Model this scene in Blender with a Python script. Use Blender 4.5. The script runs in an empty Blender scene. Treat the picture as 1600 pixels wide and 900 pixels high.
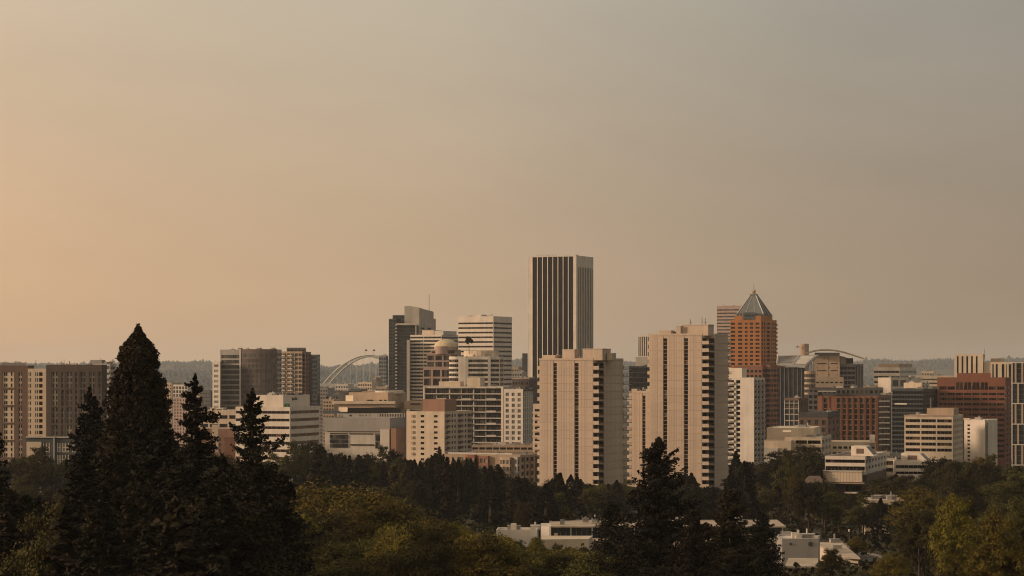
import bpy, bmesh, math, random
import numpy as np
from mathutils import Vector, Matrix

R = math.radians
rnd = random.Random(7)
sc = bpy.context.scene
col = sc.collection

# ------------------------------------------------------------------ camera
F, CX, HY, EYE = 3600.0, 800.0, 577.0, 75.0      # focal length, centre and horizon in photo pixels; eye height in metres
cd = bpy.data.cameras.new('camera'); cam = bpy.data.objects.new('camera', cd); col.objects.link(cam)
cam.location = (0, 0, EYE); cam.rotation_euler = (R(90), 0, 0)
cd.sensor_width = 36.0; cd.lens = 36.0 * F / 1600.0
cd.shift_y = (HY - 450.0) / 1600.0
cd.clip_start = 1.0; cd.clip_end = 40000.0
sc.camera = cam

# ------------------------------------------------------------------ sky and sun
SUN_AZ, SUN_EL = R(97), R(13)                  # degrees to the left of the view direction
SUN_DIR = Vector((-math.sin(SUN_AZ) * math.cos(SUN_EL), math.cos(SUN_AZ) * math.cos(SUN_EL), math.sin(SUN_EL)))
w = bpy.data.worlds.new('World'); sc.world = w; w.use_nodes = True
nt = w.node_tree; nt.nodes.clear(); L = nt.links.new
def N(t, **k):
    n = nt.nodes.new(t)
    for a, b in k.items(): setattr(n, a, b)
    return n
out = N('ShaderNodeOutputWorld'); bg = N('ShaderNodeBackground'); bg.inputs[1].default_value = 0.1
sky = N('ShaderNodeTexSky', sky_type='NISHITA'); sky.sun_disc = False
sky.sun_elevation = SUN_EL; sky.sun_rotation = -SUN_AZ; sky.dust_density = 8.0; sky.air_density = 1.6; sky.ozone_density = 1.0
hs = N('ShaderNodeHueSaturation'); hs.inputs['Saturation'].default_value = 0.25; L(sky.outputs[0], hs.inputs['Color'])
tc = N('ShaderNodeTexCoord')
dot = N('ShaderNodeVectorMath', operation='DOT_PRODUCT'); L(tc.outputs['Generated'], dot.inputs[0])
dot.inputs[1].default_value = (SUN_DIR.x, SUN_DIR.y, SUN_DIR.z)
mr = N('ShaderNodeMapRange'); L(dot.outputs['Value'], mr.inputs[0]); mr.inputs[1].default_value = -1; mr.inputs[2].default_value = 1
ramp = N('ShaderNodeValToRGB'); L(mr.outputs[0], ramp.inputs[0]); ramp.color_ramp.interpolation = 'B_SPLINE'
SMOKE = [(0.0, (2.6, 2.25, 1.8)), (0.27, (2.6, 2.3, 1.85)), (0.39, (3.45, 3.0, 2.32)), (0.47, (5.3, 4.3, 3.0)), (0.58, (6.5, 4.75, 3.05)), (1.0, (9.5, 6.2, 3.5))]
el = ramp.color_ramp.elements
while len(el) < len(SMOKE): el.new(0.5)
for e, (p, c) in zip(el, SMOKE): e.position = p; e.color = (*[v / 10 for v in c], 1)
sep = N('ShaderNodeSeparateXYZ'); L(tc.outputs['Generated'], sep.inputs[0])
ev = N('ShaderNodeMapRange'); L(sep.outputs[2], ev.inputs[0]); ev.inputs[1].default_value = 0.0; ev.inputs[2].default_value = 0.20; ev.interpolation_type = 'SMOOTHSTEP'
hi = N('ShaderNodeMix', data_type='RGBA', blend_type='MULTIPLY'); hi.inputs[0].default_value = 1
tint = N('ShaderNodeMix', data_type='RGBA'); tint.inputs[6].default_value = (1.15, 0.972, 0.845, 1); tint.inputs[7].default_value = (1.0, 1.10, 1.235, 1)
L(ev.outputs[0], tint.inputs[0]); L(ramp.outputs[0], hi.inputs[6]); L(tint.outputs[2], hi.inputs[7])
mp = N('ShaderNodeMapping'); mp.inputs['Scale'].default_value = (2.0, 2.0, 8.0); mp.inputs['Rotation'].default_value = (0, R(14), 0); L(tc.outputs['Generated'], mp.inputs[0])
nz = N('ShaderNodeTexNoise'); nz.inputs['Scale'].default_value = 2.6; nz.inputs['Detail'].default_value = 5; L(mp.outputs[0], nz.inputs['Vector'])
nm = N('ShaderNodeMapRange'); L(nz.outputs[0], nm.inputs[0]); nm.inputs[1].default_value = 0.3; nm.inputs[2].default_value = 0.7; nm.inputs[3].default_value = 9.55; nm.inputs[4].default_value = 10.45
vs = N('ShaderNodeVectorMath', operation='SCALE'); L(hi.outputs[2], vs.inputs[0]); L(nm.outputs[0], vs.inputs['Scale'])
mx = N('ShaderNodeMix', data_type='RGBA'); mx.inputs[0].default_value = 0.92
L(hs.outputs[0], mx.inputs[6]); L(vs.outputs[0], mx.inputs[7]); L(mx.outputs[2], bg.inputs[0]); L(bg.outputs[0], out.inputs[0])

sd = bpy.data.lights.new('sun', 'SUN'); sun = bpy.data.objects.new('sun', sd); col.objects.link(sun)
sd.energy = 2.9; sd.angle = R(6); sd.color = (1.0, 0.70, 0.48)
sun.rotation_euler = SUN_DIR.to_track_quat('Z', 'Y').to_euler(); sun.location = (-300, -100, 400)

vw = sc.view_settings; vw.view_transform = 'Standard'; vw.look = 'None'; vw.gamma = 1.0; vw.use_curve_mapping = False; vw.exposure = 0.0
sc.cycles.use_denoising = True; sc.cycles.pixel_filter_type = 'BLACKMAN_HARRIS'; sc.cycles.filter_width = 1.1; sc.cycles.max_bounces = 5; sc.cycles.volume_bounces = 1; sc.cycles.diffuse_bounces = 2
sc.cycles.transparent_max_bounces = 4; sc.cycles.caustics_reflective = False; sc.cycles.caustics_refractive = False
sc.cycles.sample_clamp_indirect = 3.0

# ------------------------------------------------------------------ materials
MATS = {}
def base_mat(name):
    m = bpy.data.materials.new(name); m.use_nodes = True
    t = m.node_tree; b = t.nodes['Principled BSDF']; MATS[name] = m
    return m, t, b
def wallmat(name, c, rough=0.8, var=0.10, streak=0.16, scale=0.12, metal=0.0):
    """painted / concrete / brick wall: large mottling and rain streaks over the base colour"""
    m, t, b = base_mat(name); n = t.nodes.new; l = t.links.new
    tcn = n('ShaderNodeTexCoord')
    def noise(sx, sz, s, det):
        mpn = n('ShaderNodeMapping'); mpn.inputs['Scale'].default_value = (sx, sx, sz); l(tcn.outputs['Object'], mpn.inputs[0])
        q = n('ShaderNodeTexNoise'); q.inputs['Scale'].default_value = s; q.inputs['Detail'].default_value = det; l(mpn.outputs[0], q.inputs['Vector']); return q
    a = noise(1, 1, scale, 6); s = noise(1, 0.06, 0.55, 4)
    m1 = n('ShaderNodeMapRange'); l(a.outputs[0], m1.inputs[0]); m1.inputs[1].default_value = .3; m1.inputs[2].default_value = .7; m1.inputs[3].default_value = 1 - var; m1.inputs[4].default_value = 1 + var
    m2 = n('ShaderNodeMapRange'); l(s.outputs[0], m2.inputs[0]); m2.inputs[1].default_value = .45; m2.inputs[2].default_value = .75; m2.inputs[3].default_value = 1; m2.inputs[4].default_value = 1 - streak
    oi = n('ShaderNodeObjectInfo'); m3 = n('ShaderNodeMapRange'); l(oi.outputs['Random'], m3.inputs[0]); m3.inputs[3].default_value = .96; m3.inputs[4].default_value = 1.04
    mu = n('ShaderNodeMath'); mu.operation = 'MULTIPLY'; l(m1.outputs[0], mu.inputs[0]); l(m2.outputs[0], mu.inputs[1])
    mv = n('ShaderNodeMath'); mv.operation = 'MULTIPLY'; l(mu.outputs[0], mv.inputs[0]); l(m3.outputs[0], mv.inputs[1])
    vsn = n('ShaderNodeVectorMath'); vsn.operation = 'SCALE'; vsn.inputs[0].default_value = c; l(mv.outputs[0], vsn.inputs['Scale'])
    l(vsn.outputs[0], b.inputs['Base Color']); b.inputs['Roughness'].default_value = rough; b.inputs['Metallic'].default_value = metal
    return m
def glassmat(name, dark, light, p=0.25, rough=0.12, spec=0.22):
    """window pane: mostly dark, some with pale blinds; each pane differs"""
    m, t, b = base_mat(name); n = t.nodes.new; l = t.links.new
    oi = n('ShaderNodeObjectInfo'); ge = n('ShaderNodeNewGeometry')
    ad = n('ShaderNodeMath'); ad.operation = 'ADD'; l(oi.outputs['Random'], ad.inputs[0]); l(ge.outputs['Random Per Island'], ad.inputs[1])
    fr = n('ShaderNodeMath'); fr.operation = 'FRACT'; l(ad.outputs[0], fr.inputs[0])
    rp = n('ShaderNodeValToRGB'); l(fr.outputs[0], rp.inputs[0]); e = rp.color_ramp.elements
    e[0].color = (*dark, 1); e[0].position = 0; e[1].position = 1; e[1].color = (*light, 1)
    k = e.new(1 - p); k.color = (*[d * 1.7 for d in dark], 1)
    l(rp.outputs[0], b.inputs['Base Color']); b.inputs['Roughness'].default_value = rough; b.inputs['Specular IOR Level'].default_value = spec
    return m
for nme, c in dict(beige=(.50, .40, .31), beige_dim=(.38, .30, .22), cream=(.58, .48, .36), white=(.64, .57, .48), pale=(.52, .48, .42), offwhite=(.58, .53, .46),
                   grey=(.30, .285, .265), midgrey=(.20, .19, .18), darkgrey=(.085, .083, .082), slate=(.055, .066, .072), brown=(.13, .083, .062),
                   umber=(.075, .054, .045), tan=(.38, .285, .20), pinkish=(.36, .265, .225), clay=(.27, .15, .10), orange=(.39, .158, .05), brick=(.215, .092, .05),
                   redbrown=(.205, .077, .043), rust=(.25, .115, .07), navy=(.018, .024, .032), copper=(.125, .14, .145), roofgrey=(.22, .20, .18),
                   rooftan=(.42, .35, .27), rooflight=(.62, .57, .50), roofdark=(.06, .057, .054), domecol=(.52, .44, .29), green=(.04, .16, .09)).items():
    wallmat(nme, c)
wallmat('rooflight', (.56, .51, .44), var=.22, streak=.0, scale=.25); wallmat('rooftan', (.40, .33, .255), var=.22, streak=0, scale=.25)
wallmat('steel', (.42, .41, .37), rough=.55, var=.05, streak=.08)
wallmat('railing', (.10, .10, .10), rough=.6)
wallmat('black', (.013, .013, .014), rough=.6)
wallmat('bark', (.055, .038, .028), rough=.95)
wallmat('earth', (.045, .042, .026), rough=1, scale=.05, streak=0, var=.3)
wallmat('asphalt', (.06, .057, .053), rough=.95, streak=0)
wallmat('paving', (.24, .205, .165), rough=.95, streak=0)
wallmat('bridge_paint', (.52, .52, .46), rough=.6)
glassmat('glass', (.009, .009, .0095), (.075, .064, .05), .18)
glassmat('glass_warm', (.012, .009, .0075), (.12, .075, .042), .2)
glassmat('glass_curtain', (.018, .019, .020), (.12, .105, .085), .35)
glassmat('glass_blue', (.014, .020, .024), (.040, .047, .048), .4, .1)
glassmat('glass_grey', (.035, .034, .032), (.10, .09, .076), .4, .15)
glassmat('glass_pale', (.10, .095, .085), (.30, .265, .215), .5, .2)
glassmat('glass_mix', (.009, .0075, .007), (.16, .125, .09), .2)
glassmat('glass_strip', (.010, .010, .010), (.012, .012, .012), .3, .2, .10)
def leafmat(name, c, c2, hv=.35):
    m, t, b = base_mat(name); n = t.nodes.new; l = t.links.new
    oi = n('ShaderNodeObjectInfo'); ge = n('ShaderNodeNewGeometry'); tcn = n('ShaderNodeTexCoord')
    nz = n('ShaderNodeTexNoise'); nz.inputs['Scale'].default_value = .45; nz.inputs['Detail'].default_value = 2; l(tcn.outputs['Object'], nz.inputs['Vector'])
    mm = n('ShaderNodeMapRange'); l(nz.outputs[0], mm.inputs[0]); mm.inputs[1].default_value = .35; mm.inputs[2].default_value = .65
    mix = n('ShaderNodeMix'); mix.data_type = 'RGBA'; mix.inputs[6].default_value = (*c, 1); mix.inputs[7].default_value = (*c2, 1); l(mm.outputs[0], mix.inputs[0])
    v1 = n('ShaderNodeMapRange'); l(ge.outputs['Random Per Island'], v1.inputs[0]); v1.inputs[3].default_value = 1 - hv; v1.inputs[4].default_value = 1 + hv
    v2 = n('ShaderNodeMapRange'); l(oi.outputs['Random'], v2.inputs[0]); v2.inputs[3].default_value = .70; v2.inputs[4].default_value = 1.25
    mu = n('ShaderNodeMath'); mu.operation = 'MULTIPLY'; l(v1.outputs[0], mu.inputs[0]); l(v2.outputs[0], mu.inputs[1])
    hsn = n('ShaderNodeHueSaturation'); l(mix.outputs[2], hsn.inputs['Color']); l(mu.outputs[0], hsn.inputs['Value'])
    h2 = n('ShaderNodeMapRange'); l(oi.outputs['Random'], h2.inputs[0]); h2.inputs[3].default_value = .48; h2.inputs[4].default_value = .515; l(h2.outputs[0], hsn.inputs['Hue'])
    l(hsn.outputs[0], b.inputs['Base Color']); b.inputs['Roughness'].default_value = .85; b.inputs['Specular IOR Level'].default_value = .15
    return m
leafmat('needles', (.014, .0125, .007), (.019, .0165, .009), hv=.16)
leafmat('needles_red', (.021, .0155, .0085), (.027, .020, .0105), hv=.16)
leafmat('leaves', (.046, .043, .013), (.078, .067, .019), hv=.25)
leafmat('leaves_dark', (.023, .0215, .009), (.038, .033, .0125), hv=.25)
leafmat('leaves_yellow', (.080, .068, .013), (.150, .116, .018), hv=.25)
leafmat('leaves_hazed', (.070, .090, .096), (.078, .100, .104), hv=.12)  # far foliage: part of the distance haze is put into this pale bluish colour

# ------------------------------------------------------------------ helpers
def P(px, D): return Vector(((px - CX) / F * D, D))
def Z(py, D): return EYE - (py - HY) / F * D
GY = [(-900, 120), (-200, 86), (0, 72.5), (60, 60), (120, 51), (250, 43), (500, 31), (620, 28), (850, 27), (1000, 24), (1200, 18), (1600, 11), (2000, 6), (2500, 1), (3000, 0), (4000, 0)]
def gz(x, y):
    base = float(np.interp(y, [g[0] for g in GY], [g[1] for g in GY]))
    if y > 6000:
        t = min((y - 6000) / 2500.0, 1.0); a = x / y
        base += (t * t * (3 - 2 * t)) * (50 + 8 * math.sin(x * .0023 + 1.3) + 7 * math.sin(x * .0061 + .5) + 4 * math.sin(x * .0131) + 16 * (a < 0) * min(1, -a * 8) - 8 * (a > .1))
        if y > 10500:
            t = min((y - 10500) / 2500.0, 1.0)
            base += (t * t * (3 - 2 * t)) * (38 + 14 * math.sin(x * .0008 + 2.0) + 8 * math.sin(x * .0023) + 44 * min(1, max(0, (a - .04) * 9)) - 20 * (a < -.05))
    return base
def mesh_obj(name, verts, faces, mat, parent=None, smooth=False):
    me = bpy.data.meshes.new(name); me.from_pydata([tuple(v) for v in verts], [], faces); me.update()
    me.materials.append(MATS[mat] if isinstance(mat, str) else mat)
    if smooth: me.shade_smooth()
    return link(name, me, parent)
def link(name, me, parent=None, loc=None):
    o = bpy.data.objects.new(name, me); col.objects.link(o)
    if parent is not None: o.parent = parent
    if loc is not None: o.location = loc
    return o
def tag(o, label, cat, group=None):
    o['label'] = label; o['category'] = cat
    if group: o['group'] = group
    return o
class MB:
    """collects verts and faces"""
    def __init__(s): s.v = []; s.f = []
    def quad(s, a, b, c, d): k = len(s.v); s.v += [a, b, c, d]; s.f.append((k, k + 1, k + 2, k + 3))
    def poly(s, pts): k = len(s.v); s.v += list(pts); s.f.append(tuple(range(k, k + len(pts))))
    def prism(s, poly, z0, z1, cap=True, bottom=True):
        n = len(poly); k = len(s.v)
        s.v += [(p[0], p[1], z0) for p in poly] + [(p[0], p[1], z1) for p in poly]
        for i in range(n): j = (i + 1) % n; s.f.append((k + i, k + j, k + n + j, k + n + i))
        if cap: s.f.append(tuple(range(k + n, k + 2 * n)))
        if bottom: s.f.append(tuple(range(k + n - 1, k - 1, -1)))
    def obox(s, o, u, v, a0, a1, b0, b1, z0, z1):
        """box in a frame: origin o, axes u (along) and v (across)"""
        s.prism([o + u * a0 + v * b0, o + u * a1 + v * b0, o + u * a1 + v * b1, o + u * a0 + v * b1], z0, z1)
    def bar(s, a, b, r, n=4):
        a = Vector(a); b = Vector(b); d = (b - a).normalized(); x = d.orthogonal().normalized(); y = d.cross(x)
        k = len(s.v)
        for p in (a, b):
            for i in range(n): t = 2 * math.pi * (i + .5) / n; s.v.append(p + (x * math.cos(t) + y * math.sin(t)) * r)
        for i in range(n): j = (i + 1) % n; s.f.append((k + i, k + j, k + n + j, k + n + i))
        s.f.append(tuple(range(k + n - 1, k - 1, -1))); s.f.append(tuple(range(k + n, k + 2 * n)))
PANES = {}
def pane_mesh(wd, ht, mat):
    key = (round(wd, 2), round(ht, 2), mat)
    if key not in PANES:
        m = MB(); a, h = key[0] / 2, key[1] / 2
        m.v = [(-a, 0, -h), (a, 0, -h), (a, 0, h), (-a, 0, h), (-a, .05, -h), (a, .05, -h), (a, .05, h), (-a, .05, h)]
        m.f = [(0, 1, 2, 3), (5, 4, 7, 6), (4, 0, 3, 7), (1, 5, 6, 2), (3, 2, 6, 7), (4, 5, 1, 0)]
        me = bpy.data.meshes.new('window'); me.from_pydata(m.v, [], m.f); me.materials.append(MATS[mat]); PANES[key] = me
    return PANES[key]

def W(cols=1, fh=8, wx=.6, hz=.5, ml=0, mr=0, mt=2, mb=0, rows=None, sub=1, glass='glass', dep=.35, xs=None, zs=None, name='window', join=False, off=0.0):
    """window layout of one facade. fh, ml, mr, mt, mb are photo pixels at the building's distance; xs: explicit fractions, zs: explicit photo rows"""
    return dict(cols=cols, fh=fh, wx=wx, hz=hz, ml=ml, mr=mr, mt=mt, mb=mb, rows=rows, sub=sub, glass=glass, dep=dep, xs=xs, zs=zs, name=name, join=join, off=off)

class Bld:
    def __init__(s, name, label, D, px, cat='building', group=None, z=None):
        s.D = D; s.s = F / D; p = P(px, D)
        s.base = Vector((p.x, p.y, gz(p.x, p.y) if z is None else z))
        s.root = bpy.data.objects.new(name, None); col.objects.link(s.root); s.root.location = s.base; s.root.empty_display_size = .1
        tag(s.root, label, cat, group); s.z0 = s.base.z - 3.0
        s.n = 0
    def loc(s, v): return (v[0] - s.base.x, v[1] - s.base.y, v[2] - s.base.z)
    def part(s, name, m, mat, parent=None, smooth=False, stuff=False):
        o = mesh_obj(name, [s.loc(v) for v in m.v], m.f, mat, parent or s.root, smooth)
        if stuff: o['kind'] = 'stuff'
        return o
    def facade(s, m, A, B, z0, z1, sp):
        A = Vector(A[:2]); B = Vector(B[:2]); d = B - A; Ln = d.length; u = d / Ln; nrm = Vector((u.y, -u.x)); px = 1 / s.s
        cosv = max(.25, abs(nrm.normalized().dot(((A + B) / 2).normalized())))
        l0, l1 = sp['ml'] * px / cosv, Ln - sp['mr'] * px / cosv
        if sp['xs']: xs = [(a * Ln, b * Ln) for a, b in sp['xs']]
        else:
            c = sp['cols']; cw = (l1 - l0) / c; g = cw * (1 - sp['wx']) / 2
            xs = [(l0 + i * cw + g, l0 + (i + 1) * cw - g) for i in range(c)]
        if sp['zs']: zs = [(Z(b, s.D), Z(a, s.D)) for a, b in sp['zs']]
        else:
            fh = sp['fh'] * px; zt = z1 - sp['mt'] * px; zs = []
            while zt - fh > z0 + sp['mb'] * px and (sp['rows'] is None or len(zs) < sp['rows']):
                g = fh * (1 - sp['hz']) / 2; zs.append((zt - fh + g, zt - g)); zt -= fh
        zs = sorted([(max(a, z0 + .1), min(b, z1 - .1)) for a, b in zs if b > z0 + .2])
        def q(a, b, c, e): m.quad((*(A + u * a), c), (*(A + u * b), c), (*(A + u * b), e), (*(A + u * a), e))
        # wall: full-height piers beside the windows, short pieces above and below them
        last = 0.0; dep = sp['dep']; ins = -nrm * dep
        for a, b in xs:
            if a > last + 1e-4: q(last, a, z0, z1)
            zl = z0
            for c, e in zs:
                if c > zl + 1e-4: q(a, b, zl, c)
                PA, PB = A + u * a, A + u * b; QA, QB = PA + ins, PB + ins
                m.quad((*PA, c), (*PB, c), (*QB, c), (*QA, c)); m.quad((*QA, e), (*QB, e), (*PB, e), (*PA, e))
                m.quad((*PA, c), (*QA, c), (*QA, e), (*PA, e)); m.quad((*QB, c), (*PB, c), (*PB, e), (*QB, e))
                zl = e
            if z1 > zl + 1e-4: q(a, b, zl, z1)
            last = b
        if Ln > last + 1e-4: q(last, Ln, z0, z1)
        # panes
        J = MB(); small = sp['join']
        ang = math.atan2(u.y, u.x)
        for a, b in xs:
            k = sp['sub']; sw = (b - a) / k
            for c, e in zs:
                if not small and max(sw * cosv, e - c) * s.s < 3.2: small = True
                for i in range(k):
                    x0, x1 = a + i * sw + (.06 if k > 1 else -.02), a + (i + 1) * sw - (.06 if k > 1 else -.02)
                    ctr = A + u * ((x0 + x1) / 2) + ins * .93
                    if small or s.n >= 300:
                        h = (x1 - x0) / 2; pa, pb = ctr - u * h, ctr + u * h
                        J.quad((*pa, c - .02), (*pb, c - .02), (*pb, e + .02), (*pa, e + .02))
                    else:
                        o = link(sp['name'], pane_mesh(x1 - x0, e - c + .04, sp['glass']), s.root, s.loc((ctr.x, ctr.y, (c + e) / 2)))
                        o.rotation_euler = (0, 0, ang); s.n += 1
        if J.f: s.part('small_windows', J, sp['glass'], stuff=True)
    def vol(s, poly, yt, zb=None, wall='beige', roof='roofgrey', fac=None, para=.7, name='wall', ztop=None, D=None):
        """a prism with windowed facades and a roof behind a parapet. poly counter-clockwise, edge 0 is the front"""
        fac = fac or {}; z1 = Z(yt, D or poly[1 if len(poly) > 1 else 0].y) if ztop is None else ztop
        z0 = s.z0 if zb is None else zb; m = MB(); n = len(poly)
        for i in range(n):
            a, b = poly[i], poly[(i + 1) % n]
            if i in fac and fac[i]: s.facade(m, a, b, z0, z1, fac[i])
            else: m.quad((*a, z0), (*b, z0), (*b, z1), (*a, z1))
        if para > 0:
            c = sum(poly, Vector((0, 0))) / n
            inn = []
            for p in poly:
                dv = p - c; inn.append(p - dv.normalized() * min(.55, dv.length * .2))
            for i in range(n):
                j = (i + 1) % n
                m.quad((*poly[i], z1), (*poly[j], z1), (*inn[j], z1), (*inn[i], z1)); m.quad((*inn[i], z1), (*inn[j], z1), (*inn[j], z1 - para), (*inn[i], z1 - para))
            r = MB(); r.poly([(*p, z1 - para) for p in inn]); o = s.part(name, m, wall); s.part('roof', r, roof)
        else:
            r = MB(); r.poly([(*p, z1) for p in poly]); o = s.part(name, m, wall); s.part('roof', r, roof)
        return z1
    def box(s, poly, z0, z1, mat, name, parent=None):
        m = MB(); m.prism(poly, z0, z1); return s.part(name, m, mat, parent)
    def units(s, poly, z, n, seed, hmax=2.2, mat='grey'):
        """air handlers, hatches and vents on a roof, each with a plinth and a cap"""
        r = random.Random(seed); a, b, c = poly[0], poly[1], poly[2]
        for i in range(n):
            f, g = r.uniform(.12, .88), r.uniform(.15, .85); o = a + (b - a) * f + (c - b) * g
            u = (b - a).normalized(); v = Vector((-u.y, u.x)); wd, dp, h = r.uniform(1.2, 3.6), r.uniform(1.2, 2.6), r.uniform(.9, hmax)
            m = MB(); m.obox(o, u, v, 0, wd, 0, dp, z, z + h * .85); m.obox(o, u, v, -.12, wd + .12, -.12, dp + .12, z + h * .85, z + h)
            if r.random() < .5: m.bar((*(o + u * wd * .5 + v * dp * .5), z + h), (*(o + u * wd * .5 + v * dp * .5), z + h + r.uniform(.4, 1.2)), .22, 6)
            s.part('rooftop_unit', m, r.choice([mat, 'pale', 'midgrey']))
    def mast(s, px, D, y0, y1, r=.12, name='antenna'):
        p = P(px, D); m = MB(); m.bar((*p, Z(y0, D)), (*p, Z(y1, D)), r, 5); m.bar((*(p + Vector((-.5, 0))), Z(y1, D) * .4 + Z(y0, D) * .6), (*(p + Vector((.5, 0))), Z(y1, D) * .4 + Z(y0, D) * .6), r * .6, 4)
        s.part(name, m, 'midgrey')
PSI = R(25)
def rect(xl, xc, xr, D, psi=PSI, depth=None):
    """footprint from photo columns: left end, near corner and right end of the two faces in view; D is the near corner's distance"""
    u = Vector((math.cos(psi), -math.sin(psi))); v = Vector((math.sin(psi), math.cos(psi))); C = P(xc, D)
    t = (xl - CX) / F; wd = (C.x - t * C.y) / (u.x - t * u.y)
    if depth is None: t = (xr - CX) / F; depth = (t * C.y - C.x) / (v.x - t * v.y)
    if not 3.0 < depth < 70.0: depth = 18.0
    Lp = C - u * wd; Rp = C + v * depth
    return [Lp, C, Rp, Lp + v * depth]
def lerp(a, b, t): return a + (b - a) * t
def sub_rect(poly, f0, f1, g0, g1):
    a, b, c, d = poly
    def q(f, g): return lerp(lerp(a, b, f), lerp(d, c, f), g)
    return [q(f0, g0), q(f1, g0), q(f1, g1), q(f0, g1)]
def arc(cx, D, rx, ry, a0, a1, n):
    c = P(cx, D); return [c + Vector((math.cos(R(a0 + (a1 - a0) * i / (n - 1))) * rx, math.sin(R(a0 + (a1 - a0) * i / (n - 1))) * ry)) for i in range(n)]

# ------------------------------------------------------------------ ground
ys = [-900, -500, -250, -100, 0, 40, 80, 120, 180, 250, 320, 400, 500, 620, 750, 850, 1000, 1200, 1400, 1600, 2000, 2500, 3000, 3600, 4000] + [4500, 5000, 5500] + list(range(6000, 14300, 250))
xsn = [i / 40 for i in range(-40, 41)]
gv, gf = [], []
for y in ys:
    half = 500 + max(y, 0) * .45
    for t in xsn: x = t * half; gv.append((x, y, gz(x, y)))
nx = len(xsn)
for j in range(len(ys) - 1):
    for i in range(nx - 1): k = j * nx + i; gf.append((k, k + 1, k + nx + 1, k + nx))
g = mesh_obj('ground', gv, gf, 'earth', smooth=True); g['kind'] = 'structure'

# ------------------------------------------------------------------ the beige slab towers
def at_px(A, u, px):
    t = (px - CX) / F; k = (t * A.y - A.x) / (u.x - t * u.y); return A + u * k
def panel_mesh(wd, ht, rib, mat):
    m = MB(); m.v = []; o = Vector((0, 0)); X = Vector((1, 0)); Y = Vector((0, 1))
    m.obox(o, X, Y, 0, wd, -.10, 0, 0, ht)
    n = max(2, int(wd / rib)); st = wd / n
    for i in range(n): m.obox(o, X, Y, i * st + .06, (i + 1) * st - .10, -.15, -.101, .04, ht - .04)
    me = bpy.data.meshes.new('panel'); me.from_pydata([tuple(q) for q in m.v], [], m.f); me.materials.append(MATS[mat]); return me
def slab_tower(label, D, bays, xc, side, xr, ytop, fpx, pent, wall='beige', group='beige ribbed concrete apartment towers', balconies=True):
    b = Bld('apartment_tower', label, D, xc, group=group)
    L0, C, Rp, Bk = rect(bays[0][0], xc, xr, D); u = (C - L0).normalized(); v = (Rp - C).normalized(); zt = Z(ytop, D); fh = fpx / b.s
    a = at_px(L0, u, bays[-1][1]); sb = at_px(C, v, side[0]); s2 = at_px(C, v, side[1]); nb = (sb - C).length; ins = 3.0
    nf = int((zt - b.z0) / fh)
    poly = [L0, a, a + v * nb, sb, s2, s2 - u * ins, Rp - u * ins, Bk - u * 0]
    Ln = (a - L0).length
    slots = [((at_px(L0, u, bays[i][1]) - L0).length / Ln, (at_px(L0, u, bays[i + 1][0]) - L0).length / Ln) for i in range(len(bays) - 1)]
    fac = {0: W(xs=slots, fh=fpx / 2, hz=.93, mt=4, glass='glass_mix', dep=.45), 1: W(1, fpx, .8, .62, mt=2, glass='glass_warm'), 2: W(1, fpx, .8, .62, mt=2), 5: W(2, fpx, .7, .6, mt=2)}
    b.vol(poly, None, wall=wall, roof='rooftan', fac=fac, para=0, ztop=zt)
    ang = math.atan2(u.y, u.x)
    def panels(A, dirv, x0, x1):
        wd = x1 - x0; me = panel_mesh(wd - .14, fh - .17, 1.0, wall); an = math.atan2(dirv.y, dirv.x)
        for k in range(nf):
            p = A + dirv * (x0 + .07); o = link('panel', me, b.root, b.loc((p.x, p.y, zt - (k + 1) * fh + .085))); o.rotation_euler = (0, 0, an)
    for x0, x1 in bays: panels(L0, u, (at_px(L0, u, x0) - L0).length, (at_px(L0, u, x1) - L0).length)
    panels(C, v, nb, (s2 - C).length)
    # parapet rim
    m = MB(); m.obox(L0, u, v, -.15, Ln + .15, -.25, .25, zt, zt + .8); m.obox(sb, v, -u, -.1, (s2 - sb).length + .1, -.25, .25, zt, zt + .8); b.part('parapet', m, wall)
    # balconies in the near notch, along the far strip and on the left end
    wn = (C - a).length
    def proto(wd, dp, front, mat):
        m = MB(); o = Vector((0, 0)); X = Vector((1, 0)); Y = Vector((0, 1))
        m.obox(o, X, Y, 0, wd, 0, dp, -.22, 0)
        if front: m.obox(o, X, Y, 0, wd * .98, -.12, .06, -.25, 1.12)
        me = bpy.data.meshes.new('balcony'); me.from_pydata([tuple(q) for q in m.v], [], m.f); me.materials.append(MATS[mat])
        r = MB(); e = wd - .05
        for k in range(5): t = dp * (k + .1) / 4.2; r.bar((e, t, 0), (e, t, 1.05), .035)
        r.bar((e, 0, 1.08), (e, dp, 1.08), .05); r.bar((e, 0, .15), (e, dp, .15), .04); r.bar((e, 0, .6), (e, dp, .6), .04)
        re = bpy.data.meshes.new('railing'); re.from_pydata([tuple(q) for q in r.v], [], r.f); re.materials.append(MATS['railing'])
        return me, re
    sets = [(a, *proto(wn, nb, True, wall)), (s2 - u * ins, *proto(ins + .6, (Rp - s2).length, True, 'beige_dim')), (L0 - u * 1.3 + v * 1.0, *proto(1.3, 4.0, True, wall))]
    for k in range(1, nf):
        for o, me, re in sets:
            q = link('balcony', me, b.root, b.loc((o.x, o.y, zt - k * fh - .1 * fh))); q.rotation_euler = (0, 0, ang)
            if me is not sets[2][1]: link('railing', re, q)
    # party wall pieces that carry the far balconies
    for (x0, x1, y0, g0, g1, nm) in pent:
        pl = [at_px(L0, u, x0) + v * g0, at_px(L0, u, x1) + v * g0, at_px(L0, u, x1) + v * g1, at_px(L0, u, x0) + v * g1]
        z1 = Z(y0, D); m = MB(); m.prism(pl, zt, z1); m.prism([lerp(sum(pl, Vector((0, 0))) / 4, q, 1.03) for q in pl], z1, z1 + .35); b.part(nm, m, wall)
    b.units([L0, a, a + v * 12, L0 + v * 12], zt, 11, int(D), 1.7)
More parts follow.
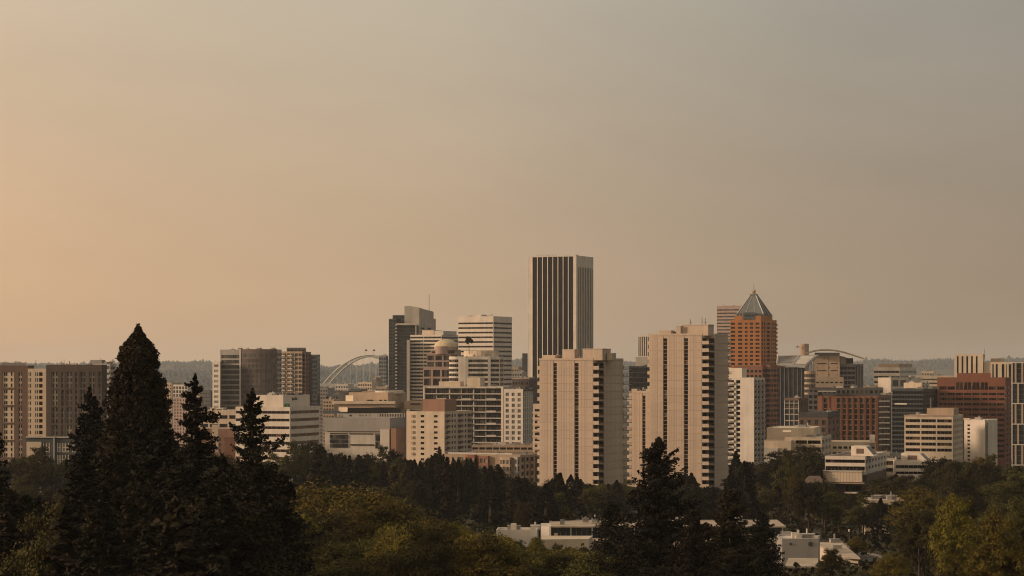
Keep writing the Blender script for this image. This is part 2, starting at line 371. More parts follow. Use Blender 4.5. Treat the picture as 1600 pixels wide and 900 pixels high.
    return b, (L0, u, v, zt)
t1, fr1 = slab_tower('shorter beige ribbed concrete apartment tower in front of the tall striped skyscraper', 850, [(843, 865), (870, 898), (904, 927)], 936, (944, 973), 985, 563, 12.3,
    [(847, 866, 556, 1, 5, 'penthouse'), (877, 896, 547, 1, 5, 'penthouse'), (907, 938, 546, 2, 10, 'penthouse'), (940, 948, 553, 5, 9, 'stair_head')])
t2, fr2 = slab_tower('tallest beige ribbed concrete apartment tower, right of its shorter twin', 905, [(1015, 1036.5), (1042.5, 1069), (1075, 1097)], 1108, (1117, 1137), 1141, 524, 11.8,
    [(1028, 1047, 517, 1, 5, 'penthouse'), (1055, 1062, 510, 1, 7, 'penthouse'), (1062, 1103, 508, 2.5, 9, 'penthouse')])
t1.mast(918, 860, 546, 536); t2.mast(1079, 884, 508, 499); t2.mast(1097, 886, 508, 496); t2.mast(1102, 886, 508, 497)
t3, _ = slab_tower('low beige ribbed tower wedged between the two tall beige towers', 960, [(983, 1004), (1008.5, 1026)], 1032, (1036, 1044), 1048, 614, 11.2, [(985, 994, 609, 1, 4, 'penthouse')])

# ------------------------------------------------------------------ striped skyscraper
b = Bld('skyscraper', 'tallest dark skyscraper with white vertical fins and flat top', 2050, 900)
pl = rect(826, 900.5, 927, 2050); zt = Z(399, 2050)
n = 8; c0, c1 = .07, .935; cw = (c1 - c0) / n
xs = [(c0 + i * cw + cw * .13, c0 + (i + 1) * cw + cw * .0) for i in range(n)]
b.vol(pl, None, wall='offwhite', roof='roofgrey', ztop=zt, para=1.2, fac={0: W(xs=xs, zs=[(400.5, 700)], glass='glass_strip', dep=.35, name='window_strip'), 1: W(xs=[(.10 + i * .098 + .02, .10 + i * .098 + .075) for i in range(9)], zs=[(417, 700)], glass='glass_blue', dep=.35, name='window_strip')})
u = (pl[1] - pl[0]).normalized(); v = (pl[2] - pl[1]).normalized(); Lf = (pl[1] - pl[0]).length; Ls = (pl[2] - pl[1]).length
for i in range(n):                       # projecting fins, one at a time
    x = (c0 + i * cw + cw * .07) * Lf; m = MB(); m.obox(pl[0], u, v, x - .32, x + .32, -.3, -.003, b.z0, zt - .2); b.part('fin', m, 'white')
for i in range(10):
    y = (.10 + i * .098 - .01) * Ls; m = MB(); m.obox(pl[1], v, -u, y - .3, y + .3, -.4, -.003, b.z0, zt - .3); b.part('fin', m, 'offwhite')
m = MB(); m.obox(pl[0], -v, -u, -6, .1, .003, .9, b.z0 + 30, zt - .2); b.part('corner_pier', m, 'white')
b.units(pl, zt - 1.2, 9, 4, 3.2)
m = MB()
for i in range(7): m.bar((*(pl[0] + u * (6 + i * 3) + v * 3), zt - 1.2), (*(pl[0] + u * (7.5 + i * 3) + v * 3), zt + 1.6), .18)
b.part('rooftop_crane', m, 'midgrey')

# ------------------------------------------------------------------ generic buildings
def simple(name, label, xl, xc, xr, D, yt, wall, f0=None, f1=None, roof='roofgrey', psi=PSI, depth=None, units=3, cat='building', para=.7, z=None):
    b = Bld(name, label, D, xc, cat, z=z); pl = rect(xl, xc, xr, D, psi, depth)
    b.pl = pl; b.zt = b.vol(pl, yt, wall=wall, roof=roof, fac={0: f0, 1: f1}, para=para)
    if units:
        b.units(pl, b.zt - para, units + 3, int(xl + D), 2.1)
        q = random.Random(int(xl * 7 + D))
        for _ in range(q.randint(0, 2)):
            p = lerp(lerp(pl[0], pl[1], q.uniform(.15, .85)), lerp(pl[3], pl[2], .5), q.uniform(.3, .7)); m = MB(); h_ = q.uniform(2.5, 5.5); m.bar((*p, b.zt - para), (*p, b.zt + h_), .09, 5); m.bar((p.x - .5, p.y, b.zt + h_ * .7), (p.x + .5, p.y, b.zt + h_ * .7), .05); b.part('antenna', m, 'midgrey')
    return b
def pent(b, f0, f1, g0, g1, yt, mat, f=None, fs=None, zb=None, name='penthouse', roof='roofgrey'):
    pl = sub_rect(b.pl, f0, f1, g0, g1); b.vol(pl, yt, zb=(b.zt - .7) if zb is None else zb, wall=mat, roof=roof, fac={0: f, 1: fs}, para=.4, name=name); return pl

# white banded tower
b = simple('office_tower', 'white tower with thin dark horizontal bands, left of the striped skyscraper', 715.5, 771, 800, 1850, 494, 'white',
           W(1, 7.35, 1.0, .36, mt=7.2, xs=[(.012, .985)], sub=8, glass='glass'), W(1, 7.35, 1.0, .36, mt=7.2, xs=[(.01, .99)], sub=6, glass='glass_strip'), roof='rooflight', units=5)
pent(b, .25, .5, .3, .6, 491.5, 'pale'); b.mast(769, 1850, 493, 489)
# rounded office with drum, in front of it
b = Bld('office_building', 'office with rounded glass left corner and drum penthouse below the white banded tower', 1500, 764)
D = 1500; pA, pB, pC, pD = rect(718, 787, 796, D, R(4))
cr = arc(716, 1511, 6.4, 8.5, 200, 272, 7)
pl = cr + [P(730, D + 1.5), P(764, D), P(781, D + 1), P(787, D + 10), P(787, D + 40), P(712, D + 40)]
fc = {i: W(1, 7.3, 1, .60, mt=3.2, xs=[(0, 1)], glass='glass_warm', name='window') for i in range(6)}
fc[7] = W(1, 7.3, .9, .58, mt=3.2, sub=5, glass='glass_grey'); fc[8] = W(1, 7.3, .88, .58, mt=3.2, sub=3, glass='glass_grey'); fc[9] = W(1, 7.3, .9, .58, mt=3.2, sub=1)
zt = b.vol(pl, None, wall='offwhite', roof='rooflight', fac=fc, para=0, ztop=Z(557, D))
for pxx in (729.5, 764.5): m = MB(); q = P(pxx, D - .6); m.obox(q, Vector((1, 0)), Vector((0, 1)), -.9, .9, -.4, .4, b.z0, zt + .3); b.part('pier', m, 'offwhite')
dr = arc(752, D + 22, 11.5, 11.5, 0, 345, 24); b.vol(dr, None, zb=zt, wall='cream', roof='rooflight', para=.4, ztop=Z(548, D), name='drum')
b.units([P(726, D + 4), P(780, D + 4), P(780, D + 10), P(726, D + 10)], zt, 4, 5, 1.6)
# domed building
b = Bld('domed_building', 'pinkish stone office with stepped terraces and a shallow dome', 1560, 690); D = 1560
pl = rect(661, 703, 714, D, R(8)); z1 = Z(574, D)
gw = lambda c, **k: W(c, 14, .80, .74, mt=1.5, ml=1, sub=2, glass='glass', **k)
b.vol(pl, None, wall='pinkish', roof='rooftan', ztop=z1, fac={0: W(3, 13.5, .78, .78, mt=2.5, sub=3, glass='glass_curtain'), 1: W(1, 13.5, .7, .78, mt=2.5)})
pl2 = sub_rect(pl, .10, 1.0, .12, 1); b.vol(pl2, None, zb=z1 - .7, wall='pinkish', roof='rooftan', ztop=Z(553, D), fac={0: W(3, 10, .80, .74, mt=1.2, sub=3, glass='glass_curtain'), 1: W(1, 10, .7, .7, mt=1.2)}, name='upper_wall')
pl3 = sub_rect(pl, .2, 1.15, .3, 1); b.vol(pl3, None, zb=Z(553, D) - .7, wall='tan', roof='rooftan', ztop=Z(546, D), para=.4, fac={0: W(4, 5, .6, .5, mt=1.5)}, name='terrace_wall')
b.vol(arc(690.5, D + 6, 4.4, 4.4, 0, 345, 20), None, zb=Z(553, D), wall='pinkish', roof='rooftan', ztop=Z(541, D), para=.3, name='drum')
c = P(697, D + 12); rr = 8.3; m = MB(); zs0 = Z(542, D); nr, nu = 7, 28
for i in range(nr):
    t = i / (nr - 1) * 1.45
    for k in range(nu): a = 2 * math.pi * k / nu; m.v.append((c.x + math.cos(a) * rr * math.cos(t), c.y + math.sin(a) * rr * math.cos(t), zs0 + math.sin(t) * 5.4))
for i in range(nr - 1):
    for k in range(nu): m.f.append((i * nu + k, i * nu + (k + 1) % nu, (i + 1) * nu + (k + 1) % nu, (i + 1) * nu + k))
m.f.append(tuple(range((nr - 1) * nu, nr * nu))); b.part('dome', m, 'domecol', smooth=True)
b.vol(arc(697, D + 12, 8.2, 8.2, 0, 345, 28), None, zb=Z(547, D), wall='pinkish', ztop=zs0 + .05, para=0, name='dome_ring')
# banded tower left of the dome
b = simple('office_tower', 'white and blue banded tower behind the shallow dome', 641, 690, 716, 1720, 523, 'white',
           W(1, 5.5, 1, .5, mt=1.5, xs=[(.0, .42), (.43, .995)], sub=4, glass='glass_blue'), W(1, 5.5, .96, .5, mt=1.5, sub=3, glass='glass_blue'))
pent(b, .32, .70, .1, .6, 516, 'cream'); pent(b, .72, 1.0, .1, .9, 517, 'pale')
m = MB(); q = P(638, 1722); m.obox(q, Vector((1, 0)), Vector((0, 1)), -1.2, 1.0, 0, 12, b.z0, Z(531, 1722)); b.part('corner_frame', m, 'offwhite')
# tall glass tower with curved crown
b = Bld('glass_tower', 'tall dark glass tower with pale curved crown, left of the dome', 1900, 630); D = 1900
pl = rect(607.5, 619, 640, D, R(15)); cg = lambda c, s=1, g='glass_blue': W(c, 5.2, .94, .80, mt=1, sub=s, glass=g, dep=.15)
b.vol(pl, None, wall='slate', roof='roofdark', ztop=Z(498, D), fac={0: cg(2), 1: cg(3)})
b.pl = pl; b.vol([P(613.5, D + 8), P(633, D + 6), P(633, D + 30), P(613.5, D + 30)], None, wall='slate', roof='roofdark', ztop=Z(492, D), fac={0: cg(4)}, name='upper_wall')
pl2 = rect(620.5, 650, 660, D - 8, R(10)); b.vol(pl2, None, wall='slate', roof='roofdark', ztop=Z(508, D), fac={0: cg(6), 1: cg(2)}, name='front_wall')
X = Vector((1, 0)); Y = Vector((0, 1)); q = P(618, D - 7)
for k in range(21): m = MB(); m.obox(q, X, Y, -.2, 1.4, -1.5, 3, Z(508 + k * 5.2, D) - .5, Z(508 + k * 5.2, D) + .55); b.part('balcony', m, 'white')
m = MB(); q0 = P(621, D - 9); wd = (P(650.5, D - 9) - q0).x; m.obox(q0, X, Y, -1.0, wd, -1.2, .5, Z(508, D), Z(505.5, D)); m.obox(q0, X, Y, wd - .7, wd, -1.2, .5, Z(524, D), Z(508, D)); b.part('portal_frame', m, 'white')
m = MB(); zb_ = Z(510, D); A0, B0 = P(632, D + 2), P(655, D + 2); A1, B1 = P(632, D + 24), P(655, D + 24)
pts = [(632, 478.5), (638, 478), (646, 478.8), (655, 480.5), (664, 483), (676, 485.5)]
fr = [P(x, D + (2 if x <= 655 else 2 + (x - 655) * .9)) for x, y in pts]
for (x0, y0), (x1, y1), f0, f1 in zip(pts, pts[1:], fr, fr[1:]):
    m2 = MB(); m2.quad((*f0, zb_), (*f1, zb_), (*f1, Z(y1, D)), (*f0, Z(y0, D))); g0, g1 = f0 + Vector((0, 24)), f1 + Vector((0, 24))
    m2.quad((*f0, Z(y0, D)), (*f1, Z(y1, D)), (*g1, Z(y1, D)), (*g0, Z(y0, D))); m2.quad((*g1, zb_), (*g0, zb_), (*g0, Z(y0, D)), (*g1, Z(y1, D)))
    if x0 == 632: m2.quad((*g0, zb_), (*f0, zb_), (*f0, Z(y0, D)), (*g0, Z(y0, D)))
    if x1 == 676: m2.quad((*f1, zb_), (*g1, zb_), (*g1, Z(y1, D)), (*f1, Z(y1, D)))
    b.part('crown_panel', m2, 'pale' if x1 <= 655 else 'grey')
b.vol([P(632, D + 3), P(655, D + 2.5), P(676, D + 22), P(681, D + 24), P(681, D + 40), P(632, D + 30)], None, wall='grey', roof='roofdark', ztop=Z(497, D), para=0, fac={0: W(1, 5.2, .8, .55, mt=2, sub=2), 1: W(2, 5.2, .6, .55, mt=3, rows=4)}, name='shoulder_wall')
b.mast(670.5, D + 12, 485, 460, .22)

# big glass apartment block
b = simple('apartment_building', 'wide glass apartment block with pale floor slabs and balconies behind the cream block', 663, 786, 800, 1380, 604, 'pale',
           W(1, 9.5, 1, .80, mt=2.2, xs=[(.012, .155), (.16, .315), (.33, .47), (.475, .62), (.635, .78), (.785, .985)], sub=6, glass='glass_curtain', dep=.9), W(2, 9.5, .8, .6, mt=2), roof='rooftan', psi=R(14), units=4)
u = (b.pl[1] - b.pl[0]).normalized(); v = (b.pl[2] - b.pl[1]).normalized(); Lf = (b.pl[1] - b.pl[0]).length; fh = 9.5 / b.s
for k in range(11):
    z = b.zt - 2.2 / b.s - k * fh
    for f0, f1 in ((.0, .32), (.33, .63), (.64, 1.0)): m = MB(); m.obox(b.pl[0], u, v, f0 * Lf, f1 * Lf, -.9, -.004, z - .18, z + .22); b.part('floor_slab', m, 'offwhite')
    if k % 2 == 0:
        for f0 in (.17, .49, .80): m = MB(); m.obox(b.pl[0], u, v, f0 * Lf, (f0 + .12) * Lf, -1.9, -.91, z - .18, z); m.obox(b.pl[0], u, v, f0 * Lf, (f0 + .12) * Lf, -1.9, -1.83, z, z + 1.05); b.part('balcony', m, 'pale')
m = MB(); m.obox(b.pl[0], u, v, Lf - .9, Lf + .3, -1.2, -.003, b.z0, b.zt); b.part('corner_pier', m, 'white')
m = MB(); m.obox(b.pl[0], u, v, -.3, .5, -1.2, -.003, b.z0, b.zt); b.part('corner_pier', m, 'white')
pent(b, .16, .43, .2, .6, 596, 'cream'); pent(b, .53, .70, .1, .6, 590, 'cream', name='lift_house')
b = simple('apartment_building', 'white gridded apartment block with square windows and dark right side', 787, 817, 833, 1370, 608, 'offwhite',
           W(3, 8.6, .55, .62, mt=4, ml=1, mr=1, sub=2, glass='glass_pale'), W(5, 8.6, .5, .9, mt=3, glass='glass'), psi=R(22), units=4, roof='roofdark')
pent(b, .1, .9, .4, .9, 604, 'umber')
m = MB(); v = (b.pl[2] - b.pl[1]).normalized(); u = (b.pl[1] - b.pl[0]).normalized(); m.obox(b.pl[1], v, -u, 1, (b.pl[2] - b.pl[1]).length, -.2, -.003, b.zt - 1.2, b.zt - .1); b.part('fascia', m, 'umber')

# cream block with two window columns
b = Bld('apartment_building', 'plain cream apartment block with two columns of small windows and brick penthouse', 1230, 694); D = 1230
pl = rect(635, 694.5, 737, D); b.pl = pl; zt = Z(643, D); u = (pl[1] - pl[0]).normalized(); v = (pl[2] - pl[1]).normalized()
b.zt = b.vol(pl, None, wall='cream', roof='rooftan', ztop=zt, fac={0: W(xs=[(.375, .47), (.725, .82)], fh=8.5, hz=.42, mt=3.2, sub=2, glass='glass_warm'),
     1: W(xs=[(.02, .14), (.26, .32), (.36, .42), (.50, .60), (.66, .70), (.74, .80), (.86, .96)], fh=8.5, hz=.55, mt=2.5, glass='glass')})
Ls = (pl[2] - pl[1]).length
for f0, f1, mt_ in ((0.0, .15, 'umber'), (.48, .62, 'umber'), (.84, .99, 'umber')):
    for k in range(9): m = MB(); z = zt - (k + .75) * 8.5 / b.s; m.obox(pl[1], v, -u, f0 * Ls + .2, f1 * Ls, -1.1, -.004, z - .5, z + .55); b.part('balcony', m, mt_)
for k in range(8): m = MB(); z = zt - (k + .8) * 8.5 / b.s; m.obox(pl[0], u, v, 3.2, 4.6, -.7, -.004, z - .8, z + .5); b.part('balcony', m, 'tan')
pp = sub_rect(pl, .42, .99, .02, .45); b.vol(pp, None, zb=zt - .7, wall='clay', roof='rooftan', ztop=Z(624, D), para=.4, name='penthouse')
b.units(sub_rect(pl, 0, .4, 0, .5), zt - .7, 3, 2, 1.3)

# white office with sign
b = Bld('office_building', 'white office with dark ribbon windows and a sign on its rooftop block', 1160, 453); D = 1160
pl4 = rect(368, 453, 500, D, R(20)); u = (pl4[1] - pl4[0]).normalized(); v = (pl4[2] - pl4[1]).normalized(); Ls = (pl4[2] - pl4[1]).length
e1 = pl4[2] + (v * .75 - u * .66) * 7; pl = [pl4[0], pl4[1], pl4[2], e1, pl4[3]]
zt = Z(636, D); rw = W(1, 12, 1, .36, mt=2.5, xs=[(.004, .992)], sub=12, glass='glass_warm')
b.vol(pl, None, wall='white', roof='rooftan', ztop=zt, fac={0: rw, 1: W(1, 12, 1, .40, mt=2.5, xs=[(.03, .97)], sub=14, glass='glass_warm'), 2: W(1, 12, .9, .38, mt=2.5, sub=3)})
pp = sub_rect(pl4, .20, .82, .10, .98); b.vol(pp, None, zb=zt - .7, wall='white', roof='roofdark', ztop=Z(617.5, pp[1].y), para=.5, name='penthouse')
pv = (pp[2] - pp[1]); pn = Vector((pv.normalized().y, -pv.normalized().x))
fc = bpy.data.curves.new('lettering', 'FONT'); fc.body = 'Jacobs'; fc.size = 2.6; fc.extrude = .06; fc.align_x = 'CENTER'
fo = bpy.data.objects.new('lettering_source', fc); col.objects.link(fo); bpy.context.view_layer.update()
fm = bpy.data.meshes.new_from_object(fo.evaluated_get(bpy.context.evaluated_depsgraph_get())); bpy.data.objects.remove(fo)
fm.materials.clear(); fm.materials.append(MATS['black']); q = pp[1] + pv * .42 + pn * .12
so = link('sign_lettering', fm, b.root, b.loc((q.x, q.y, Z(617.5, pp[1].y) - 2.6))); so.rotation_euler = (R(90), 0, math.atan2(pv.y, pv.x)); so['label'] = 'dark lettering on the pale rooftop block'
m = MB(); q = pp[1] + pv * .03 + pn * 2.2; m.obox(q, pv.normalized(), -pn, 0, 2.2, 0, 1.6, zt - .7, zt + 1.6); b.part('vent_housing', m, 'green')
b.units(sub_rect(pp, .0, 1, 0, .8), Z(617.5, pp[1].y) - .5, 6, 9, 1.7); b.units(sub_rect(pl4, .0, .18, 0, .9), zt - .7, 2, 3, 1.4)
m = MB(); q = pp[1] + pv * .32; m.obox(q, pv.normalized(), Vector((-pv.normalized().y, pv.normalized().x)), 0, pv.length * .55, 2, 3.2, Z(617.5, pp[1].y) - .3, Z(615.2, pp[1].y)); b.part('duct', m, 'roofdark')

# grey glass office left, its stair strip, and the apartment tower beside it
b = simple('office_building', 'large grey glass office behind the white office', 344, 432, 440, 1750, 546, 'grey',
           W(xs=[(.02, .37)], fh=8.1, hz=.68, mt=7, sub=9, glass='glass_grey'), W(2, 8.1, .8, .6, mt=4), roof='roofdark', psi=R(20), units=5)
u = (b.pl[1] - b.pl[0]).normalized(); v = (b.pl[2] - b.pl[1]).normalized(); Lf = (b.pl[1] - b.pl[0]).length; fhm = 8.1 / b.s
ch = []
for i in range(9):
    t = i / 8; ch.append(b.pl[0] + u * Lf * (.39 + .61 * t) - v * (1.2 + 4.5 * math.sin(math.pi * t * .95)))
cp = ch + [b.pl[1] + v * 1, b.pl[0] + u * Lf * .39 + v * 1]
b.vol(cp, None, wall='umber', roof='roofdark', ztop=Z(545.5, 1750), para=0, fac={i: W(1, 8.1, .95, .66, mt=6, sub=2, glass='glass_grey', dep=.12) for i in range(8)}, name='curved_wall')
m = MB(); m.obox(b.pl[0], u, v, Lf * .36, Lf * .385, -1.6, -.005, b.z0, b.zt + .6); b.part('vertical_trim', m, 'pale')
sp = [P(332, 1752), P(344, 1748), P(346, 1770), P(332, 1770)]; b.vol(sp, None, wall='pale', roof='rooflight', ztop=Z(565, 1750), fac={0: W(1, 8.05, .55, .5, mt=2.5, glass='glass_pale')}, name='stair_tower')
b = Bld('apartment_tower', 'greyish apartment tower with balconies and darker right wing behind the white office', 1830, 470); D = 1830
pl = rect(436, 472, 480, D, R(18)); b.vol(pl, None, wall='tan', roof='roofgrey', ztop=Z(549, D), fac={0: W(6, 6.8, .82, .66, mt=2, glass='glass_grey'), 1: W(2, 6.8, .8, .6, mt=2)})
u = (pl[1] - pl[0]).normalized(); v = (pl[2] - pl[1]).normalized(); Lf = (pl[1] - pl[0]).length
for k in range(12):
    z = Z(549 + 6.8 * (k + 1.1), D)
    for f0 in (.08, .40): m = MB(); m.obox(pl[0], u, v, f0 * Lf, (f0 + .2) * Lf, -1.5, -.004, z - .15, z + .9); b.part('balcony', m, 'pale')
b.vol([P(448, D + 14), P(477, D + 12), P(478, D + 30), P(448, D + 30)], None, wall='darkgrey', roof='roofdark', ztop=Z(543, D), fac={0: W(5, 5, .7, .6, mt=2, rows=1)}, name='penthouse')
b.vol([P(472, D + 2), P(477, D), P(486, D + 3), P(486, D + 24), P(472, D + 24)], None, wall='brown', roof='roofdark', ztop=Z(550, D), fac={0: W(1, 6.8, .8, .6, mt=2), 1: W(2, 6.8, .4, .5, mt=2)}, name='brick_wall')
b.vol([P(486, D + 1), P(496, D - 1), P(500, D + 8), P(500, D + 26), P(486, D + 26)], None, wall='slate', roof='roofdark', ztop=Z(554, D), fac={0: W(3, 6.8, .9, .75, mt=1.5, glass='glass_blue', dep=.15), 1: W(1, 6.8, .9, .75, mt=1.5, glass='glass_blue', dep=.15)}, name='wing_wall')

# dark brown block on the left with its cream bays
b = Bld('apartment_building', 'long dark brown apartment block with cream window bays at the left edge', 900, 100); D = 900; ps = R(9)
pA = rect(-30, 43.5, 60, D, ps, 7); fx = lambda l: [((x0 - 0) / 1, (x1 - 0) / 1) for x0, x1 in l]
def fr(pl, pairs):
    u = (pl[1] - pl[0]).normalized(); Ln = (pl[1] - pl[0]).length
    return [((at_px(pl[0], u, a) - pl[0]).length / Ln, (at_px(pl[0], u, c) - pl[0]).length / Ln) for a, c in pairs]
zA = Z(571, D); gr3 = [(581 + 27.3 * i, 605.5 + 27.3 * i) for i in range(6)]
b.vol(pA, None, wall='brown', roof='roofgrey', ztop=zA, fac={0: W(xs=fr(pA, [(-22, -10), (4, 22), (29, 34.5)]), zs=gr3, glass='cream', dep=.35, name='cream_bay')})
def punched(pl, xs, ys, wpx, hpx, mat='glass', push=.12, nm='window'):
    """single windows set just proud of a recessed bay"""
    u = (pl[1] - pl[0]).normalized(); nrm = Vector((u.y, -u.x)); an = math.atan2(u.y, u.x)
    for x in xs:
        for y in ys:
            q = at_px(pl[0], u, x) - nrm * (.35 - push); o = link(nm, pane_mesh(wpx / b.s, hpx / b.s, mat), b.root, b.loc((q.x, q.y, Z(y, D)))); o.rotation_euler = (0, 0, an)
yy = [584.5 + 27.3 * (i // 3) + 8.7 * (i % 3) for i in range(18)]
punched(pA, [7, 9.7, 17.5], yy, 1.9, 5.4); punched(pA, [30.2, 33.4], yy, 1.5, 5.4)
pB = rect(43.5, 72, 80, D - 2, ps, 6)
b.vol(pB, None, wall='cream', roof='roofgrey', ztop=Z(576, D), fac={0: W(xs=fr(pB, [(44.5, 45.8), (47, 48.6), (55, 56.6), (57.6, 59.2), (60.8, 66.5)]), fh=9.1, hz=.62, mt=4, glass='glass')}, name='cream_wall')
pC = rect(72, 159, 165, D - 18, ps, 6)
b.vol(pC, None, wall='umber', roof='roofgrey', ztop=Z(570, D), fac={0: W(xs=fr(pC, [(80.5, 90.5), (96, 100), (102.5, 113), (117.5, 121), (124.5, 133.5), (139, 148), (153, 158)]), zs=gr3, sub=1, glass='glass_pale', dep=.35, name='window_bay')}, name='dark_wall')
punched(pC, [83, 88, 97, 105.5, 110.5, 119, 127, 131, 141.5, 146, 155.5], yy, 1.9, 6.0, 'glass', .14)
for nm, x0, x1, y0 in (('penthouse', 2, 40, 566.5), ('penthouse', 62, 66, 571.5)):
    m = MB(); m.prism([P(x0, D + 12), P(x1, D + 12), P(x1, D + 16), P(x0, D + 16)], zA - .7, Z(y0, D)); b.part(nm, m, 'grey')
b.mast(56, D + 6, 571, 562); b.mast(100, D + 6, 571, 561, .1); b.units(pC, Z(570, D) - .7, 4, 8, 1.5)
b = Bld('apartment_building', 'low slate building with white framed windows in front of the dark brown block', 840, 90); D = 840
pl = rect(40, 119, 140, D, R(6), 8)
zt = b.vol(pl, None, wall='slate', roof='roofgrey', ztop=Z(684, D), fac={0: W(xs=fr(pl, [(68, 77), (90, 95), (97.5, 107), (113.5, 117.5)]), zs=[(692, 706), (711, 725)], sub=2, glass='glass_pale', dep=.3)})
u = (pl[1] - pl[0]).normalized(); v = Vector((-u.y, u.x)); k = lambda x: (at_px(pl[0], u, x) - pl[0]).length
m = MB(); m.obox(pl[0], u, v, k(42), k(65), -.4, -.004, b.z0, Z(690.5, D)); b.part('cream_wall', m, 'cream')
m = MB(); m.obox(pl[0], u, v, k(39), k(119.5), -.5, .6, Z(684, D) + .005, Z(682.5, D)); b.part('cornice', m, 'pale')
m = MB(); m.obox(pl[0], u, v, k(84), k(86.3), -.7, -.004, b.z0, Z(681, D)); b.part('pilaster', m, 'grey')
for x0, x1 in ((68, 77), (90, 95), (97.5, 107), (113.5, 117.5)):
    for y0, y1 in ((692, 706), (711, 725)):
        m = MB(); a0, a1, z0_, z1_ = k(x0), k(x1), Z(y1, D), Z(y0, D)
        m.obox(pl[0], u, v, a0 - .12, a0 + .1, -.06, .12, z0_, z1_); m.obox(pl[0], u, v, a1 - .1, a1 + .12, -.06, .12, z0_, z1_); m.obox(pl[0], u, v, (a0 + a1) / 2 - .09, (a0 + a1) / 2 + .09, -.05, .2, z0_, z1_)
        m.obox(pl[0], u, v, a0 - .12, a1 + .12, -.07, .12, z0_ - .15, z0_ + .04); m.obox(pl[0], u, v, a0 + .1, a1 - .1, -.04, .2, z0_ + (z1_ - z0_) * .45, z0_ + (z1_ - z0_) * .52); b.part('window_frame', m, 'white')
b = simple('apartment_tower', 'grey tower with balcony bands behind the dark brown block', 139, 172, 181, 1350, 568.5, 'grey', W(4, 9, .8, .55, mt=1.5, glass='glass_grey'), W(1, 9, .7, .5, mt=2))
pent(b, 0, .55, .2, .8, 562.5, 'midgrey')
for k_ in range(7): m = MB(); u = (b.pl[1] - b.pl[0]).normalized(); v = (b.pl[2] - b.pl[1]).normalized(); z = Z(573 + 9 * (k_ + 1), 1350); m.obox(b.pl[0], u, v, .55 * (b.pl[1] - b.pl[0]).length, (b.pl[1] - b.pl[0]).length, -1.2, -.004, z - .2, z + .9); b.part('balcony', m, 'grey')

# low buildings left of the white office
b = simple('parking_garage', 'pale parking deck with open dark bands left of the white office', 296, 372, 380, 1330, 641, 'cream', W(5, 13.5, .84, .42, mt=4, glass='black', dep=1.5, name='deck_shade_pane'), None, psi=R(10), depth=25, units=2, roof='rooftan')  # black panes stand in for the shade inside the open deck
b = simple('brick_building', 'low red roofed brick building with white windows left of the white office', 312, 366, 375, 1270, 671, 'clay', W(6, 9, .35, .6, mt=11, glass='glass_pale'), None, psi=R(8), depth=18, units=1, roof='rust')
m = MB(); m.prism([P(331, 1262), P(341, 1262), P(341, 1268), P(331, 1268)], b.zt - 12, Z(664, 1262)); b.part('stair_tower', m, 'cream')
m = MB(); m.prism([P(352, 1261), P(367, 1261), P(367, 1264), P(352, 1264)], b.z0, Z(683, 1261)); b.part('porch_wall', m, 'brick')
simple('apartment_building', 'far white gridded building right of the giant sequoia', 270, 293, 297, 2150, 601, 'pale', W(5, 6, .72, .72, mt=2, glass='glass_grey'), None, depth=20, units=1)
simple('brick_building', 'far brownish brick block right of the giant sequoia', 271, 298, 301, 1950, 621, 'pinkish', W(6, 5, .45, .55, mt=2, glass='glass_warm'), None, depth=20, units=1)
simple('apartment_building', 'far pale block at the edge of the giant sequoia', 258, 268, 274, 2250, 598, 'tan', W(3, 5, .5, .5, mt=2, glass='glass_grey'), None, depth=18, units=0)
simple('warehouse', 'far dark shed above the parking deck', 312, 329, 333, 2000, 610, 'darkgrey', W(4, 6, .6, .4, mt=2, glass='glass_grey'), None, depth=20, units=1)
simple('warehouse', 'far pinkish low block above the parking deck', 296, 313, 318, 2050, 613, 'tan', W(4, 5, .6, .5, mt=2, glass='glass_grey'), None, depth=20, units=1)

# beige hall and grey hall, centre left
b = Bld('hall', 'beige stepped hall with flat terraces behind the grey hall', 1400, 606); D = 1400
pl = rect(545, 606, 634, D + 10); zt = Z(613.5, D); b.vol(pl, None, wall='tan', roof='rooftan', ztop=zt, fac={0: W(xs=[(.46, .63), (.78, .85), (.9, .97)], zs=[(625, 627)], glass='glass')}, name='upper_wall')
b.vol(arc(609, D + 26, 9, 9, 0, 345, 24), None, zb=zt - .7, wall='pale', roof='rooflight', ztop=Z(611, D), para=.2, name='roof_drum')
def slabz(x0, x1, y0, y1, mat, nm, dd=0, dp=12, sk=4): m = MB(); m.prism([P(x0, D + dd + sk), P(x1, D + dd), P(x1 + 1, D + dd + dp), P(x0, D + dd + dp + sk)], Z(y1, D), Z(y0, D)); return b.part(nm, m, mat)
slabz(519, 617, 627.5, 631, 'cream', 'terrace_slab', -8, 16); slabz(529, 617, 631.1, 636, 'tan', 'terrace_wall', -7, 14)
slabz(540, 552, 618, 627, 'cream', 'stair_head', 4, 6); slabz(529, 543, 636.1, 643, 'cream', 'terrace_wall', -8, 12)
slabz(543, 626, 637, 645, 'glass_strip', 'window_band', -8.5, 8, 2); slabz(505, 545, 641.5, 646, 'slate', 'window_band', -6, 12); slabz(545, 626, 644.8, 647, 'pale', 'ledge', -9, 10)
b.vol([P(527, D - 14), P(590, D - 14), P(590, D - 4), P(527, D - 4)], None, wall='offwhite', roof='rooflight', ztop=Z(645.5, D), fac={0: W(xs=[(.05, .07), (.11, .13), (.3, .36), (.55, .58), (.62, .65), (.7, .73), (.8, .82)], zs=[(647, 650)], glass='glass')}, name='front_wall')
for i in range(11): m = MB(); q = P(591 + i * 4, D - 14); m.obox(q, X, Y, 0, .8, -.8, 0, b.z0, Z(645, D)); b.part('column', m, 'offwhite')
